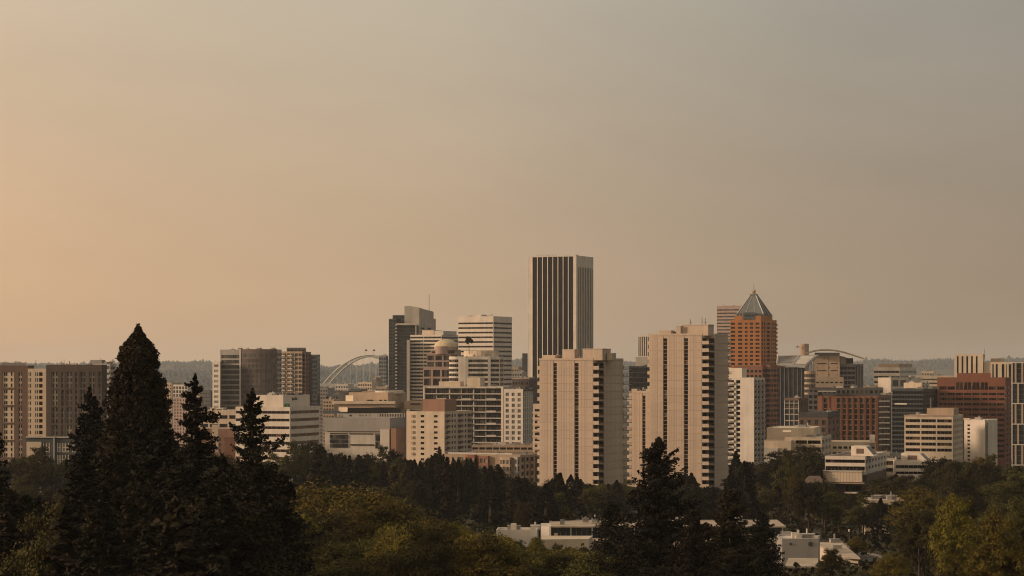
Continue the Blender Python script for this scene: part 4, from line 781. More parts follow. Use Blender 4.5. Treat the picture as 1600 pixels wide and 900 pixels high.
# ------------------------------------------------------------------ low white buildings among the trees
b = Bld('school_building', 'low cream stepped building with plain walls among trees right of the white tower', 960, 1250); D = 960
b.vol(rect(1198, 1272, 1282, D + 12, R(12)), None, wall='cream', roof='rooflight', ztop=Z(670, D), para=.4, name='upper_wall')
m = MB(); m.prism([P(1223, D + 1), P(1236, D - 1), P(1236, D + 6), P(1223, D + 6)], Z(675, D), Z(672.5, D)); b.part('rooftop_canopy', m, 'white')
pl = rect(1226, 1284, 1299, D, R(14)); b.vol(pl, None, wall='cream', roof='rooflight', ztop=Z(683, D), para=.4, fac={0: W(xs=[(.3, .6), (.62, .97)], fh=11, hz=.5, mt=2.5, rows=3, glass='glass_warm', dep=1.2, sub=4), 1: W(3, 11, .6, .5, mt=2.5, rows=3, glass='glass_warm', dep=.8)})
b.vol(rect(1194, 1236, 1250, D - 6, R(10)), None, wall='cream', roof='rooflight', ztop=Z(688, D), para=.5, name='lower_wall')
b.vol(rect(1194, 1215, 1222, D - 14, R(10)), None, wall='pale', roof='rooflight', ztop=Z(699, D), para=.5, name='lower_wall')
b.units(rect(1200, 1268, 1278, D + 14, R(12)), Z(670, D) - .4, 3, 5, 1.2); b.units(rect(1226, 1284, 1299, D, R(14)), Z(683, D) - .4, 4, 6, 1.0)
b = Bld('low_building', 'long flat cream roofed building behind the banded white building', 1000, 1340); D = 1000
b.vol(rect(1300, 1368, 1376, D, R(5)), None, wall='cream', roof='rooflight', ztop=Z(690, D), para=.4, fac={0: W(8, 9, .7, .4, mt=5, glass='glass_warm')})
m = MB(); m.prism([P(1359, D - 4), P(1367, D - 4), P(1367, D + 2), P(1359, D + 2)], Z(692, D), Z(679.5, D)); b.part('chimney', m, 'white')
b = Bld('banded_building', 'white banded modernist building on a ribbed base among trees', 800, 1350); D = 800
pl = rect(1289, 1352, 1385, D, R(18)); b.pl = pl; zt = Z(713, D); b.zt = zt
rb = W(xs=[(.01, .99)], zs=[(718.5, 723.5), (729, 735.5)], sub=10, glass='glass_warm', dep=.9)
b.vol(pl, None, wall='white', roof='brown', ztop=zt, para=.5, zb=Z(742, D), fac={0: rb, 1: W(7, 10.5, .6, .5, mt=3.5, rows=3, glass='glass_warm', dep=.5)})
b.vol(sub_rect(pl, .05, 1, .06, 1), None, wall='brown', roof='brown', ztop=Z(742, D) + .3, para=0, name='core_wall', fac={0: W(xs=[(.45, .97)], zs=[(760, 769)], sub=6, glass='glass_warm', dep=.4)})
u = (pl[1] - pl[0]).normalized(); v = (pl[2] - pl[1]).normalized(); Lf = (pl[1] - pl[0]).length
for i in range(13): m = MB(); m.obox(pl[0], u, v, (-.04 + i * .076) * Lf, (-.04 + (i + .94) * .076) * Lf, -2.4, -.5, Z(753, D), Z(737, D)); b.part('ribbed_panel', m, 'cream')
m = MB(); m.obox(pl[0], u, v, -.05 * Lf, .96 * Lf, -2.7, 2.5, Z(737, D) + .003, Z(735.6, D)); b.part('terrace_edge', m, 'pale'); m = MB(); m.obox(pl[0], u, v, .05 * Lf, .98 * Lf, -2.0, 1, Z(756, D), Z(753.2, D)); b.part('beam', m, 'tan')
m = MB(); m.obox(pl[0], u, v, .5 * Lf, .99 * Lf, -1.4, 1, Z(771, D), Z(769, D)); b.part('sill', m, 'white')
for i in range(9): m = MB(); q = pl[0] + u * Lf * (.1 + i * .09) - v * 2.5; m.bar((*q, Z(736, D)), (*q, Z(731, D)), .05); b.part('rail_post', m, 'railing')
def monitor(b, D, x0, x1, x2, y0, y1, mat='white', n=4):
    """rooftop skylight house with a sloped glazed side"""
    a, c = P(x0, D), P(x1, D - 3); vv = Vector((math.sin(R(18)), math.cos(R(18)))); dp = (P(x2, D) - c).length * 1.6; z0_, z1_ = Z(y1, D), Z(y0, D)
    m = MB(); sl = (c - a).normalized() * 3.2
    m.v = [(*a, z0_), (*(c + sl), z0_), (*c, z1_), (*a, z1_)]; e = vv * dp; m.v += [(*(Vector(q[:2]) + e), q[2]) for q in list(m.v)]
    m.f = [(0, 1, 2, 3), (7, 6, 5, 4), (1, 5, 6, 2), (2, 6, 7, 3), (3, 7, 4, 0)]; b.part('skylight_house', m, mat)
    for i in range(n):
        t0, t1 = (i + .15) / n, (i + .8) / n; lo_, hi_ = c + sl * .85, c + sl * .08; off = Vector((.06, 0)); m = MB(); zl, zh = z0_ + (z1_ - z0_) * .17, z0_ + (z1_ - z0_) * .94
        m.quad((*(lo_ + e * t0 + off), zl), (*(lo_ + e * t1 + off), zl), (*(hi_ + e * t1 + off), zh), (*(hi_ + e * t0 + off), zh)); b.part('skylight', m, 'glass_strip')
    m = MB(); un = (c - a).normalized(); m.obox(a, un, vv, (c - a).length * .35, (c - a).length * .85, -.1, -.004, z0_ + .8, z0_ + (z1_ - z0_) * .75); b.part('vent_opening', m, 'brown')
monitor(b, 806, 1330, 1353, 1372, 697, 712)
b = Bld('banded_building', 'smaller white banded wing with angled skylight house right of the ribbed base', 840, 1430); D = 840
pl = rect(1399, 1455, 1470, D, R(6)); b.vol(pl, None, wall='white', roof='brown', ztop=Z(721, D), para=.5, fac={0: W(xs=[(.01, .99)], zs=[(727, 732), (737, 741)], sub=8, glass='glass_warm', dep=.8)})
pl = rect(1368, 1401, 1412, D + 14, R(8)); b.vol(pl, None, wall='pale', roof='brown', ztop=Z(718, D), para=.5, name='link_wall', fac={0: W(xs=[(.0, .99)], zs=[(723, 729), (734, 740)], sub=5, glass='glass_warm', dep=.8)})
monitor(b, 846, 1408, 1437, 1452, 708, 721, n=3); b.units(rect(1375, 1400, 1410, D + 20, R(8)), Z(718, D) - .5, 5, 9, 2.2)

# foreground pavilions
def roof_slab(b, pts, z, th, mat, nm='roof_slab'): m = MB(); m.prism(pts, z - th, z); return b.part(nm, m, mat)
b = Bld('pavilion', 'long low glass pavilion with white flat roof behind the dark fir', 600, 1040); D = 600
xs0, xs1 = 858, 1228; zr = Z(812, D + 26); ze = Z(822, D)
m = MB(); A, B_, C_, E_ = P(xs0, D), P(xs1, D), P(1214, D + 26), P(858.5, D + 26)
m.poly([(*A, ze), (*B_, ze), (*C_, zr), (*E_, zr)]); m.quad((*A, ze - .35), (*B_, ze - .35), (*B_, ze), (*A, ze)); m.quad((*B_, ze - .35), (*C_, zr - .35), (*C_, zr), (*B_, ze)); m.quad((*E_, zr - .35), (*A, ze - .35), (*A, ze), (*E_, zr)); m.poly([(*E_, zr - .35), (*C_, zr - .35), (*B_, ze - .35), (*A, ze - .35)])
b.part('roof', m, 'rooftan')
zf = Z(841, D); nw = 44
for i in range(nw):
    x0, x1 = xs0 + 2 + (xs1 - xs0 - 10) * i / nw, xs0 + 2 + (xs1 - xs0 - 10) * (i + .93) / nw; a, c = P(x0, D + 1), P(x1, D + 1); m = MB(); m.obox(a, X, Y, 0, (c - a).x, 0, .08, zf, ze - .4); b.part('window', m, 'glass_blue')
for i in range(12): q = P(xs0 + 1 + (xs1 - xs0 - 6) * i / 11, D + .6); m = MB(); m.obox(q, X, Y, -.12, .12, 0, .3, zf, ze - .36); b.part('post', m, 'pale')
r_ = random.Random(3)
for i in range(18): x = r_.uniform(864, 1220); q = P(x, D - .4); m = MB(); m.prism([q + Vector((-.45, 0)), q + Vector((.45, 0)), q + Vector((.4, .5)), q + Vector((-.4, .5))], zf + .02, zf + r_.uniform(.7, 1.5)); m.obox(q, X, Y, -.55, .55, -.1, .1, zf + .45, zf + .6); b.part('patio_chair', m, 'tan')
m = MB(); m.prism([P(845, D - 10), P(1240, D - 10), P(1236, D + 26), P(845, D + 26)], b.z0 - 4, zf); b.part('terrace', m, 'rooftan')
m = MB(); m.prism([P(845, D + 2), P(858, D), P(858, D + 14), P(845, D + 14)], zf, Z(823, D)); b.part('end_wall', m, 'pale')
m = MB(); m.obox(P(858, D - .3), X, Y, 0, .5, 0, 10, zf, ze); b.part('fin_wall', m, 'white')
m = MB(); m.obox(P(875, D + 6), X, Y, 0, 1.2, 0, 1.0, ze, ze + 1.3); b.part('rooftop_unit', m, 'midgrey'); b.units([P(862, D + 4), P(1200, D + 4), P(1200, D + 18)], ze + .3, 9, 15, 1.0)
b.box([P(846, D - 24), P(920, D - 22), P(926, D - 11), P(846, D - 11)], b.z0 - 6, Z(842, D - 22), 'cream', 'lower_wall')
b = Bld('low_building', 'small white flat roofed building left of the long pavilion', 560, 808); D = 560
pl = rect(775, 839, 848, D, R(3), 9); zt = b.vol(pl, None, wall='offwhite', roof='rooflight', ztop=Z(828, D), para=.4)
m = MB(); m.prism([P(798, D + 3), P(807, D + 3), P(807, D + 5), P(798, D + 5)], zt - .4, Z(820, D)); b.part('chimney', m, 'white'); b.units(pl, zt - .4, 3, 21, 1.2)
b = Bld('low_building', 'grey windowless box building with round vent at lower right', 520, 1245); D = 520
pl = [P(1213.5, D + 9), P(1222, D), P(1279, D), P(1281, D + 12), P(1216, D + 14)]; zt = b.vol(pl, None, wall='grey', roof='rooflight', ztop=Z(842, D), para=.3)
m = MB(); m.prism([P(1222, D), P(1279, D), P(1279.5, D + .25), P(1222, D + .25)], zt, zt + .12); b.part('coping', m, 'pale')
for cx_, r2 in ((1266.5, .55), (1235.5, .32)):
    m = MB(); q = P(cx_, D - .02); zc = Z(850, D); n_ = 16; m.v = [(q.x + math.cos(2 * math.pi * i / n_) * r2, q.y - .12, zc + math.sin(2 * math.pi * i / n_) * r2) for i in range(n_)] + [(q.x + math.cos(2 * math.pi * i / n_) * r2, q.y + .05, zc + math.sin(2 * math.pi * i / n_) * r2) for i in range(n_)]
    m.f = [tuple(range(n_))] + [(i, n_ + i, n_ + (i + 1) % n_, (i + 1) % n_) for i in range(n_)]; b.part('round_vent', m, 'slate')
b.units([P(1228, D + 3), P(1276, D + 3), P(1276, D + 8)], zt - .3, 4, 14, 1.1); m = MB(); m.obox(P(1237, D + 5), X, Y, 0, 1.2, 0, 1, zt - .3, Z(832, D + 5)); b.part('rooftop_unit', m, 'pale')
b = Bld('low_building', 'cream flat roof in front of the grey box building', 490, 1250); D = 490
m = MB(); a4 = [P(1226, D), P(1278, D), P(1278, D + 22), P(1232, D + 22)]; m.prism(a4, Z(885, D) - .4, Z(885, D)); b.part('roof_slab', m, 'rooftan')
m = MB(); m.prism([lerp(sum(a4, Vector((0, 0))) / 4, q, .96) for q in a4], b.z0 - 4, Z(885, D) - .4); b.part('wall', m, 'white')
for i in range(5): m = MB(); m.obox(P(1232 + i * 8.5, D + .35), X, Y, 0, .9, 0, .1, Z(897, D), Z(888.5, D)); b.part('window', m, 'glass')
b = Bld('low_building', 'cream roof with clipped corner right of the grey box building', 545, 1300); D = 545
a4 = [P(1279, D), P(1318, D - 34), P(1344, D - 36), P(1316, D + 8), P(1279, D + 10)]; m = MB(); m.prism(a4, Z(852, D) - .35, Z(852, D)); b.part('roof_slab', m, 'rooftan'); b.units([P(1284, D - 4), P(1322, D - 26), P(1322, D - 2)], Z(852, D), 2, 8, .92)
m = MB(); m.prism([lerp(sum(a4, Vector((0, 0))) / 5, q, .93) for q in a4], b.z0 - 4, Z(852, D) - .35); b.part('wall', m, 'cream')
b = Bld('low_building', 'pale flat roof among the trees at right', 650, 1390); D = 650
b.vol(rect(1352, 1412, 1420, D, R(4), 12), None, wall='cream', roof='rooflight', ztop=Z(781, D), para=.3, fac={0: W(6, 12, .6, .4, mt=6, rows=1, glass='glass_warm')}); b.units(rect(1352, 1412, 1420, D, R(4), 12), Z(781, D) - .3, 6, 17, 1.3)
b = Bld('house', 'small tan gable roofed house among the trees below the cream stepped building', 720, 1270); D = 720
m = MB(); a4 = [P(1258, D), P(1286, D), P(1286, D + 10), P(1258, D + 10)]; m.prism(a4, b.z0, Z(752, D)); b.part('wall', m, 'tan')
m = MB(); z0_, z1_ = Z(752, D), Z(744.5, D); r0, r1 = P(1264, D + 5), P(1281, D + 5); m.v = [(*a4[0], z0_), (*a4[1], z0_), (*a4[2], z0_), (*a4[3], z0_), (*r0, z1_), (*r1, z1_)]; m.f = [(0, 1, 5, 4), (1, 2, 5), (2, 3, 4, 5), (3, 0, 4)]; b.part('roof', m, 'brown')
for i in range(3): m = MB(); m.obox(P(1262 + i * 8, D - .06), X, Y, 0, .9, 0, .05, Z(760, D), Z(754, D)); b.part('window', m, 'glass')

# ------------------------------------------------------------------ arch bridge and far things
b = Bld('arch_bridge', 'pale steel arch bridge with two small flags in the far haze', 3600, 577, cat='bridge', z=0); D = 3600
def chord(off, n=40, half=100.0, top=555.0, foot=642.0):
    return [V3(P(577 + half * t, D), Z(top + off + (foot - top - off) * t * t, D)) for t in [(-1 + 2 * i / n) for i in range(n + 1)]]
for side in (0, 14):
    U = [p + Vector((0, side, 0)) for p in chord(0)]; Lw = [p + Vector((0, side, 0)) for p in chord(0)]
    for i, p in enumerate(Lw): t = abs(-1 + 2 * i / 40); p.z -= (1.8 + 11 * min(t * 1.35, 1) ** 1.2)
    for nm, ch in (('upper_chord', U), ('lower_chord', Lw)):
        m = MB()
        for a, c in zip(ch, ch[1:]): m.bar(a, c, .95)
        b.part(nm, m, 'bridge_paint')
    m = MB()
    for i in range(40): m.bar(U[i], Lw[i], .35); m.bar(U[i] if i % 2 else Lw[i], Lw[i + 1] if i % 2 else U[i + 1], .35)
    b.part('arch_bracing', m, 'bridge_paint', stuff=True)
    m = MB()
    for i in range(6, 35, 2): m.bar(Lw[i], (Lw[i].x, Lw[i].y, Z(601, D)), .14)
    b.part('hangers', m, 'bridge_paint', stuff=True)
m = MB(); m.prism([P(455, D - 2), P(700, D - 2), P(700, D + 16), P(455, D + 16)], Z(603, D), Z(600, D)); b.part('deck', m, 'midgrey')
m = MB(); m.prism([P(455, D - 2.5), P(700, D - 2.5), P(700, D - 2.1), P(455, D - 2.1)], Z(604, D), Z(599.3, D)); b.part('deck_rail', m, 'bridge_paint')
for x_ in (497, 657):
    m = MB(); m.obox(P(x_, D), X, Y, -2, 2, 0, 14, -2, Z(603, D)); b.part('pier', m, 'pale')
for x_ in (570.5, 583):
    q = P(x_, D + 7); m = MB(); m.bar((*q, Z(556, D)), (*q, Z(545, D)), .3); b.part('flag_pole', m, 'midgrey'); m = MB(); m.obox(q, X, Y, .35, 3.4, -.05, .05, Z(548.5, D), Z(546, D)); b.part('flag', m, 'redbrown')
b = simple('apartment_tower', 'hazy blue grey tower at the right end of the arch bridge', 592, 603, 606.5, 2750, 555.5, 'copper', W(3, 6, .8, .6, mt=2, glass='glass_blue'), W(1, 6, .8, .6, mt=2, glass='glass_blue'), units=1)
FAR = [('far brown low block under the arch bridge', 511, 545, 2300, 611, 'umber'), ('far white shed roofed block under the arch bridge', 524, 546, 2600, 600, 'pale'), ('far beige stepped block under the arch bridge', 559, 583, 2350, 597, 'cream'),
       ('far slim concrete stack block under the arch bridge', 584, 590, 2400, 590, 'tan'), ('far tan low block left of the tall dark glass tower', 587, 607, 2200, 604, 'beige_dim'), ('far grey low block at the left foot of the arch bridge', 500, 514, 2200, 606, 'midgrey'),
       ('far dark roofed block above the beige stepped hall', 548, 566, 2100, 608, 'darkgrey'), ('far cream low block beside the white office', 505, 524, 1700, 624, 'tan'), ('far grey shed above the grey hall', 510, 530, 1850, 617, 'grey'), ('far tan strip building above the beige stepped hall', 566, 600, 1900, 611, 'tan'),
       ('far grey block right of the dome in the gap', 800, 818, 2300, 581, 'grey'), ('far tan block right of the white banded tower', 800, 812, 2700, 574, 'tan'), ('far cream block near the right hand skyline gap', 1440, 1462, 2500, 580, 'cream')]
for i, (lb, x0, x1, DD, yt, mt_) in enumerate(FAR):
    bb = simple('warehouse' if i % 3 == 0 else 'office_building', lb, x0, x1 - 2, x1, DD, yt, mt_, W(max(3, int((x1 - x0) / 4)), 5.5, .65, .5, mt=2, glass='glass_grey'), None, depth=22, units=2, psi=R(12))

# ------------------------------------------------------------------ trees
rng = np.random.default_rng(11)
def leaf_mesh(name, pts, nrm, size, mat, elong=1.0, axis=None):
    """one small rhombus for each leaf clump"""
    n = len(pts); nrm = nrm / (np.linalg.norm(nrm, axis=1, keepdims=True) + 1e-9)
    if axis is None: axis = rng.normal(size=(n, 3))
    t = np.cross(nrm, axis); t /= (np.linalg.norm(t, axis=1, keepdims=True) + 1e-9); s = np.cross(nrm, t)
    sz = (size * rng.uniform(.6, 1.4, n))[:, None]
    a, c = t * sz * .5, s * sz * .5 * elong
    V = np.stack([pts - c, pts + a + c * rng.uniform(-.3, .3, (n, 1)), pts + c, pts - a + c * rng.uniform(-.3, .3, (n, 1))], axis=1).reshape(-1, 3)
    me = bpy.data.meshes.new(name); me.vertices.add(4 * n); me.vertices.foreach_set('co', V.astype(np.float32).ravel())
    me.loops.add(4 * n); me.loops.foreach_set('vertex_index', np.arange(4 * n, dtype=np.int32))
    me.polygons.add(n); me.polygons.foreach_set('loop_start', np.arange(0, 4 * n, 4, dtype=np.int32)); me.polygons.foreach_set('loop_total', np.full(n, 4, dtype=np.int32))
    me.update(calc_edges=True); me.materials.append(MATS[mat]); return me
def trunk_mesh(H, r, limbs, seed):
    q = random.Random(seed); m = MB()
    def tube(pts, rs, n=7):
        k = len(m.v)
        for p, rr in zip(pts, rs):
            for i in range(n): a = 2 * math.pi * i / n; m.v.append((p[0] + math.cos(a) * rr, p[1] + math.sin(a) * rr, p[2]))
        for j in range(len(pts) - 1):
            for i in range(n): m.f.append((k + j * n + i, k + j * n + (i + 1) % n, k + (j + 1) * n + (i + 1) % n, k + (j + 1) * n + i))
    tube([(0, 0, -1.5), (0.05, 0, H * .2), (q.uniform(-.1, .1), .05, H * .5), (0, 0, H)], [r * 1.3, r, r * .7, r * .12])
    for i in range(limbs):
        a = q.uniform(0, 6.28); h = H * q.uniform(.25, .7); ln = H * q.uniform(.2, .36); e = (math.cos(a) * ln, math.sin(a) * ln, h + ln * q.uniform(.5, .9)); tube([(0, 0, h), (e[0] * .5, e[1] * .5, h + (e[2] - h) * .55), e], [r * .45, r * .3, r * .08], 5)
    me = bpy.data.meshes.new('trunk'); me.from_pydata([tuple(v) for v in m.v], [], m.f); me.materials.append(MATS['bark']); return me
def broadleaf(H, Wd, mat, seed, n=12000, size=.42, lobes=12):
    """crown of uneven boughs, each made of flattened leaf clumps with gaps between"""
    r = np.random.default_rng(seed); pts, nr = [], []
    C = np.array([0, 0, H * .56]); ax = np.array([Wd / 2, Wd / 2, H * .42])
    d = r.normal(size=(lobes, 3)); d[:, 2] = np.abs(d[:, 2]) * 1.0 - .45; d /= np.linalg.norm(d, axis=1, keepdims=True)
    cen = C + d * ax * r.uniform(.30, .80, (lobes, 1)); rad = r.uniform(.16, .30, lobes) * Wd; S = 16; tot = (rad ** 2).sum()
    for c, q in zip(cen, rad):
        v = r.normal(size=(S, 3)); v[:, 2] += .35; v /= np.linalg.norm(v, axis=1, keepdims=True)
        for w_ in v:
            k = max(12, int(n * q * q / tot / S)); sr = q * r.uniform(.24, .50); cc_ = c + w_ * q * r.uniform(.45, 1.0) * np.array([1, 1, .8])
            e = r.normal(size=(k, 3)); e /= np.linalg.norm(e, axis=1, keepdims=True)
            p = cc_ + e * sr * (r.uniform(.15, 1.15, (k, 1)) ** .6) * np.array([1.15, 1.15, .55]); p[:, 2] -= .12 * sr * (e[:, 0] ** 2 + e[:, 1] ** 2) * 2
            pts.append(p); nr.append(e * .6 + r.normal(size=(k, 3)) * .5 + np.array([0, 0, .55]))
    P3 = np.concatenate(pts); P3[:, 2] = np.maximum(P3[:, 2], H * .08 + r.uniform(0, .1 * H, len(P3)))
    top = np.percentile(P3[:, 2], 99.7); P3[:, 2] *= H / top
    return leaf_mesh('crown', P3, np.concatenate(nr), size, mat, 1.3), trunk_mesh(H * .8, H * .022, 7, seed)
def fir(H, Wd, mat, seed, nb=300, sprays=46, size=.5, power=.85, droop=.25, base=.06, ragged=.35, lift=.15, thick=1.0, extra=()):
    """conifer built branch by branch: limbs at uneven heights carrying drooping clumps of sprays"""
    r = np.random.default_rng(seed); pts, nr, axs = [], [], []
    hs_ = [base + (1 - base) * ((i + r.uniform(0, 1)) / nb) ** .92 for i in range(nb)]
    lim_ = [(f, r.uniform(0, 6.283), None) for f in hs_] + [(f, a, l) for f, a, l in extra]
    ph = r.uniform(0, 6.28, 4)
    for f, a, l in lim_:
        h = f * H; gap = 1 + .28 * math.sin(f * 37 + ph[0]) * math.sin(a * 2 + f * 11 + ph[1])
        Lm = Wd / 2 * (1 - f) ** power + .22; ln = l if l else Lm * gap * r.uniform(1 - ragged, 1 + ragged * .4); ns = max(6, int(sprays * (ln / (Wd / 2)) ** .75))
        t = np.sort(r.uniform(.04, 1.0, ns) ** .8); wdt = (.12 + .24 * np.sin(t * math.pi * .92)) * ln * .6
        lat = r.normal(0, .55, ns) * wdt; rad = t * ln; th = thick * (.25 + .10 * ln)
        up = lift + .35 * max(0, f - .6) * 2 + r.normal(0, .10)
        z = h + rad * up - droop * ln * t ** 1.7 + .16 * ln * np.clip(t - .7, 0, 1) * 2 - np.abs(lat) * .30 - r.uniform(0, 1, ns) ** 1.4 * th
        ca, sa = math.cos(a), math.sin(a)
        pts.append(np.stack([ca * rad - sa * lat, sa * rad + ca * lat, z], 1))
        nr.append(np.stack([r.normal(0, .55, ns) + ca * .3, r.normal(0, .55, ns) + sa * .3, np.full(ns, .7)], 1))
        axs.append(np.stack([-sa + r.normal(0, .5, ns), ca + r.normal(0, .5, ns), r.normal(0, .4, ns)], 1))
    tip = np.stack([r.normal(0, .08, 40), r.normal(0, .08, 40), H * (1 + r.uniform(-.04, .012, 40))], 1); pts.append(tip); nr.append(r.normal(size=(40, 3))); axs.append(r.normal(size=(40, 3)))
    return leaf_mesh('crown', np.concatenate(pts), np.concatenate(nr), size, mat, 1.6, np.concatenate(axs)), trunk_mesh(H * .98, H * .013, 0, seed)
def sequoia(H, Wd, mat, seed, n=150000, size=.21, K=3400):
    """dense cone of upswept rounded clumps; half width grows with the root of the distance below the tip"""
    r = np.random.default_rng(seed); pts, nr = [], []; kf = Wd / 2 / math.sqrt(H * .62)
    f = 1 - r.uniform(.002, 1, K) ** 1.25; a = r.uniform(0, 6.283, K); dn = (1 - f) * H
    R0 = np.minimum(np.minimum(kf * np.sqrt(dn), .15 + .72 * dn * Wd / 12.5), Wd / 2) * (.93 + .07 * np.sin(f * 41 + a * 2)) * r.uniform(.86, 1.06, K)
    for i in range(K):
        q = (.13 + .085 * math.sqrt(dn[i])) * r.uniform(.8, 1.5) * Wd / 11.5; rad = max(0, R0[i] - q * .8) * math.sqrt(r.uniform(.35, 1)); k = n // K
        v = r.normal(size=(k, 3)); v /= np.linalg.norm(v, axis=1, keepdims=True)
        c = np.array([math.cos(a[i]) * rad, math.sin(a[i]) * rad, f[i] * H]); pts.append(c + v * q * r.uniform(.4, 1.1, (k, 1)) * np.array([1, 1, .9])); nr.append(v + r.normal(size=(k, 3)) * .6 + np.array([0, 0, .2]))
    tip = np.stack([r.normal(0, .09, 120), r.normal(0, .09, 120), H * (1 + r.uniform(-.03, .012, 120))], 1); pts.append(tip); nr.append(r.normal(size=(120, 3)))
    return leaf_mesh('crown', np.concatenate(pts), np.concatenate(nr), size, mat, 1.5), trunk_mesh(H * .97, H * .03, 0, seed)
def plant(name, meshes, px, D, ytop, Hm, label, group=None, wscale=1.0, rot=None, z=None, cat='tree'):
    p = P(px, D); g0 = gz(p.x, p.y) if z is None else z; h = Z(ytop, D) - g0; s = h / Hm
    e = bpy.data.objects.new(name, None); col.objects.link(e); e.location = (p.x, p.y, g0); e.empty_display_size = .1
    e.scale = (s * wscale, s * wscale, s); e.rotation_euler = (0, 0, rnd.uniform(0, 6.28) if rot is None else rot); tag(e, label, cat, group)
    link('crown', meshes[0], e); link('trunk', meshes[1], e); return e
# hero trees, each of its own mesh
plant('giant_sequoia', sequoia(38, 13.6, 'needles_red', 1), 216, 250, 512, 38, 'giant dark conical sequoia with blunt tip towering at left', rot=0)
plant('fir_tree', fir(36, 13, 'needles', 2, 330, 170, .25, .68, .22, ragged=.7, extra=[(.865, -.15, 3.2), (.86, -.05, 2.9), (.80, 3.3, 2.2), (.78, -.3, 2.6)]), 305, 225, 588, 36, 'sparse pointed fir with one long right branch, right of the giant sequoia', rot=0)
plant('fir_tree', fir(36, 14, 'needles', 3, 320, 180, .25, .70, .16, ragged=.7, lift=.3, extra=[(.80, .05, 4.4), (.81, -.1, 3.9), (.90, .1, 2.0), (.84, 3.1, 2.2)]), 394, 215, 612, 36, 'ragged fir standing before the white office with the sign', rot=0)
plant('fir_tree', fir(30, 14, 'needles', 4, 340, 150, .28, .75, .25, ragged=.4), 140, 300, 610, 30, 'broad dark fir pressed against the left flank of the giant sequoia')
plant('fir_tree', fir(30, 13, 'needles', 5, 300, 150, .27, .8, .28, ragged=.5), -12, 240, 642, 30, 'dark fir cut off by the left edge')
plant('fir_tree', fir(27, 18, 'needles', 6, 330, 190, .28, .68, .10, ragged=.5, lift=.26), 1028, 300, 686, 27, 'large dark fir standing before the tallest beige tower')
plant('fir_tree', fir(24, 16, 'needles_red', 8, 330, 170, .28, .62, .15, ragged=.4, lift=.2), 1142, 290, 766, 24, 'brownish dark fir right of the large centre fir')
plant('fir_tree', fir(22, 15, 'needles', 9, 300, 150, .28, .6, .2, ragged=.4), 955, 320, 786, 22, 'lower dark fir left of the large centre fir')
plant('fir_tree', fir(22, 14, 'needles', 10, 300, 150, .28, .6, .2, ragged=.4), 1192, 335, 800, 22, 'short dark fir above the grey box building')
plant('fir_tree', fir(22, 16, 'needles_red', 13, 300, 160, .28, .55, .2, ragged=.4), 1085, 275, 800, 22, 'low brownish fir between the two large centre firs')
plant('cypress_tree', sequoia(24, 8, 'needles', 12, 18000, .40, 500), 1150, 780, 706, 24, 'tall narrow dark cypress right of the tallest beige tower', wscale=1.15)
plant('cedar_tree', fir(24, 14, 'needles', 14, 90, 60, .55, .7, .05, ragged=.4, lift=.25, thick=.6), 686, 800, 699, 24, 'flat tiered cedar before the plain cream apartment block')
plant('broadleaf_tree', broadleaf(9, 5, 'needles', 15, 3000, .4, 10), 733, 1512, 526, 9, 'small dark round rooftop tree against the white banded tower', z=Z(549, 1512))
FL = [('', 0, 0, 0, 0), ('mid height fir shoulder in front of the giant sequoia trunk', 180, 650, 240, 1.0), ('dark fir filling the right flank of the giant sequoia', 255, 664, 232, 1.1), ('dark fir between the sparse fir and the ragged fir', 346, 712, 228, 1.1), ('low dark fir under the sparse pointed fir', 282, 735, 215, 1.2), ('low dark fir right of the ragged fir', 440, 742, 222, 1.1), ('low dark fir left of the giant sequoia base', 130, 712, 236, 1.1), ('lowest dark fir under the ragged fir', 392, 765, 205, 1.3), ('lowest dark fir under the sparse pointed fir', 330, 775, 195, 1.2), ('lowest dark fir at the foot of the giant sequoia', 215, 765, 205, 1.2)]
for i, (lb, x_, y_, dd, ws) in enumerate(FL):
    if i: plant('fir_tree', fir(26, 14, 'needles_red' if i % 2 else 'needles', 30 + i, 260, 150, .29, .68, .2, ragged=.45), x_, dd, y_, 26, lb, wscale=ws)
BL = [broadleaf(18, 15, 'leaves', 50, 13000, .42), broadleaf(18, 17, 'leaves', 51, 14000, .42, 15), broadleaf(18, 13, 'leaves_dark', 52, 11000, .42, 10), broadleaf(18, 16, 'leaves_dark', 53, 13000, .42, 14), broadleaf(18, 14, 'leaves_dark', 54, 12000, .42)]
BY = [broadleaf(18, 20, 'leaves_yellow', 60, 46000, .27, 20), broadleaf(18, 17, 'leaves_yellow', 61, 42000, .27, 16), broadleaf(18, 17, 'leaves', 62, 42000, .27, 17)]
BN = [broadleaf(18, 15, 'leaves', 66, 40000, .27, 9), broadleaf(18, 17, 'leaves', 63, 40000, .27, 15), broadleaf(18, 16, 'leaves_dark', 64, 40000, .27, 14), broadleaf(18, 18, 'leaves_dark', 65, 42000, .27, 18)]
BY4 = BY + [BL[0]]
CF = [fir(22, 9, 'needles', 70, 170, 45, .55, .8, .2), fir(22, 8, 'needles', 71, 170, 42, .55, .75, .15), fir(22, 10, 'needles_red', 72, 170, 45, .55, .7, .15), sequoia(22, 7.5, 'needles', 73, 11000, .5, 380), sequoia(22, 9, 'needles', 74, 12000, .52, 380)]
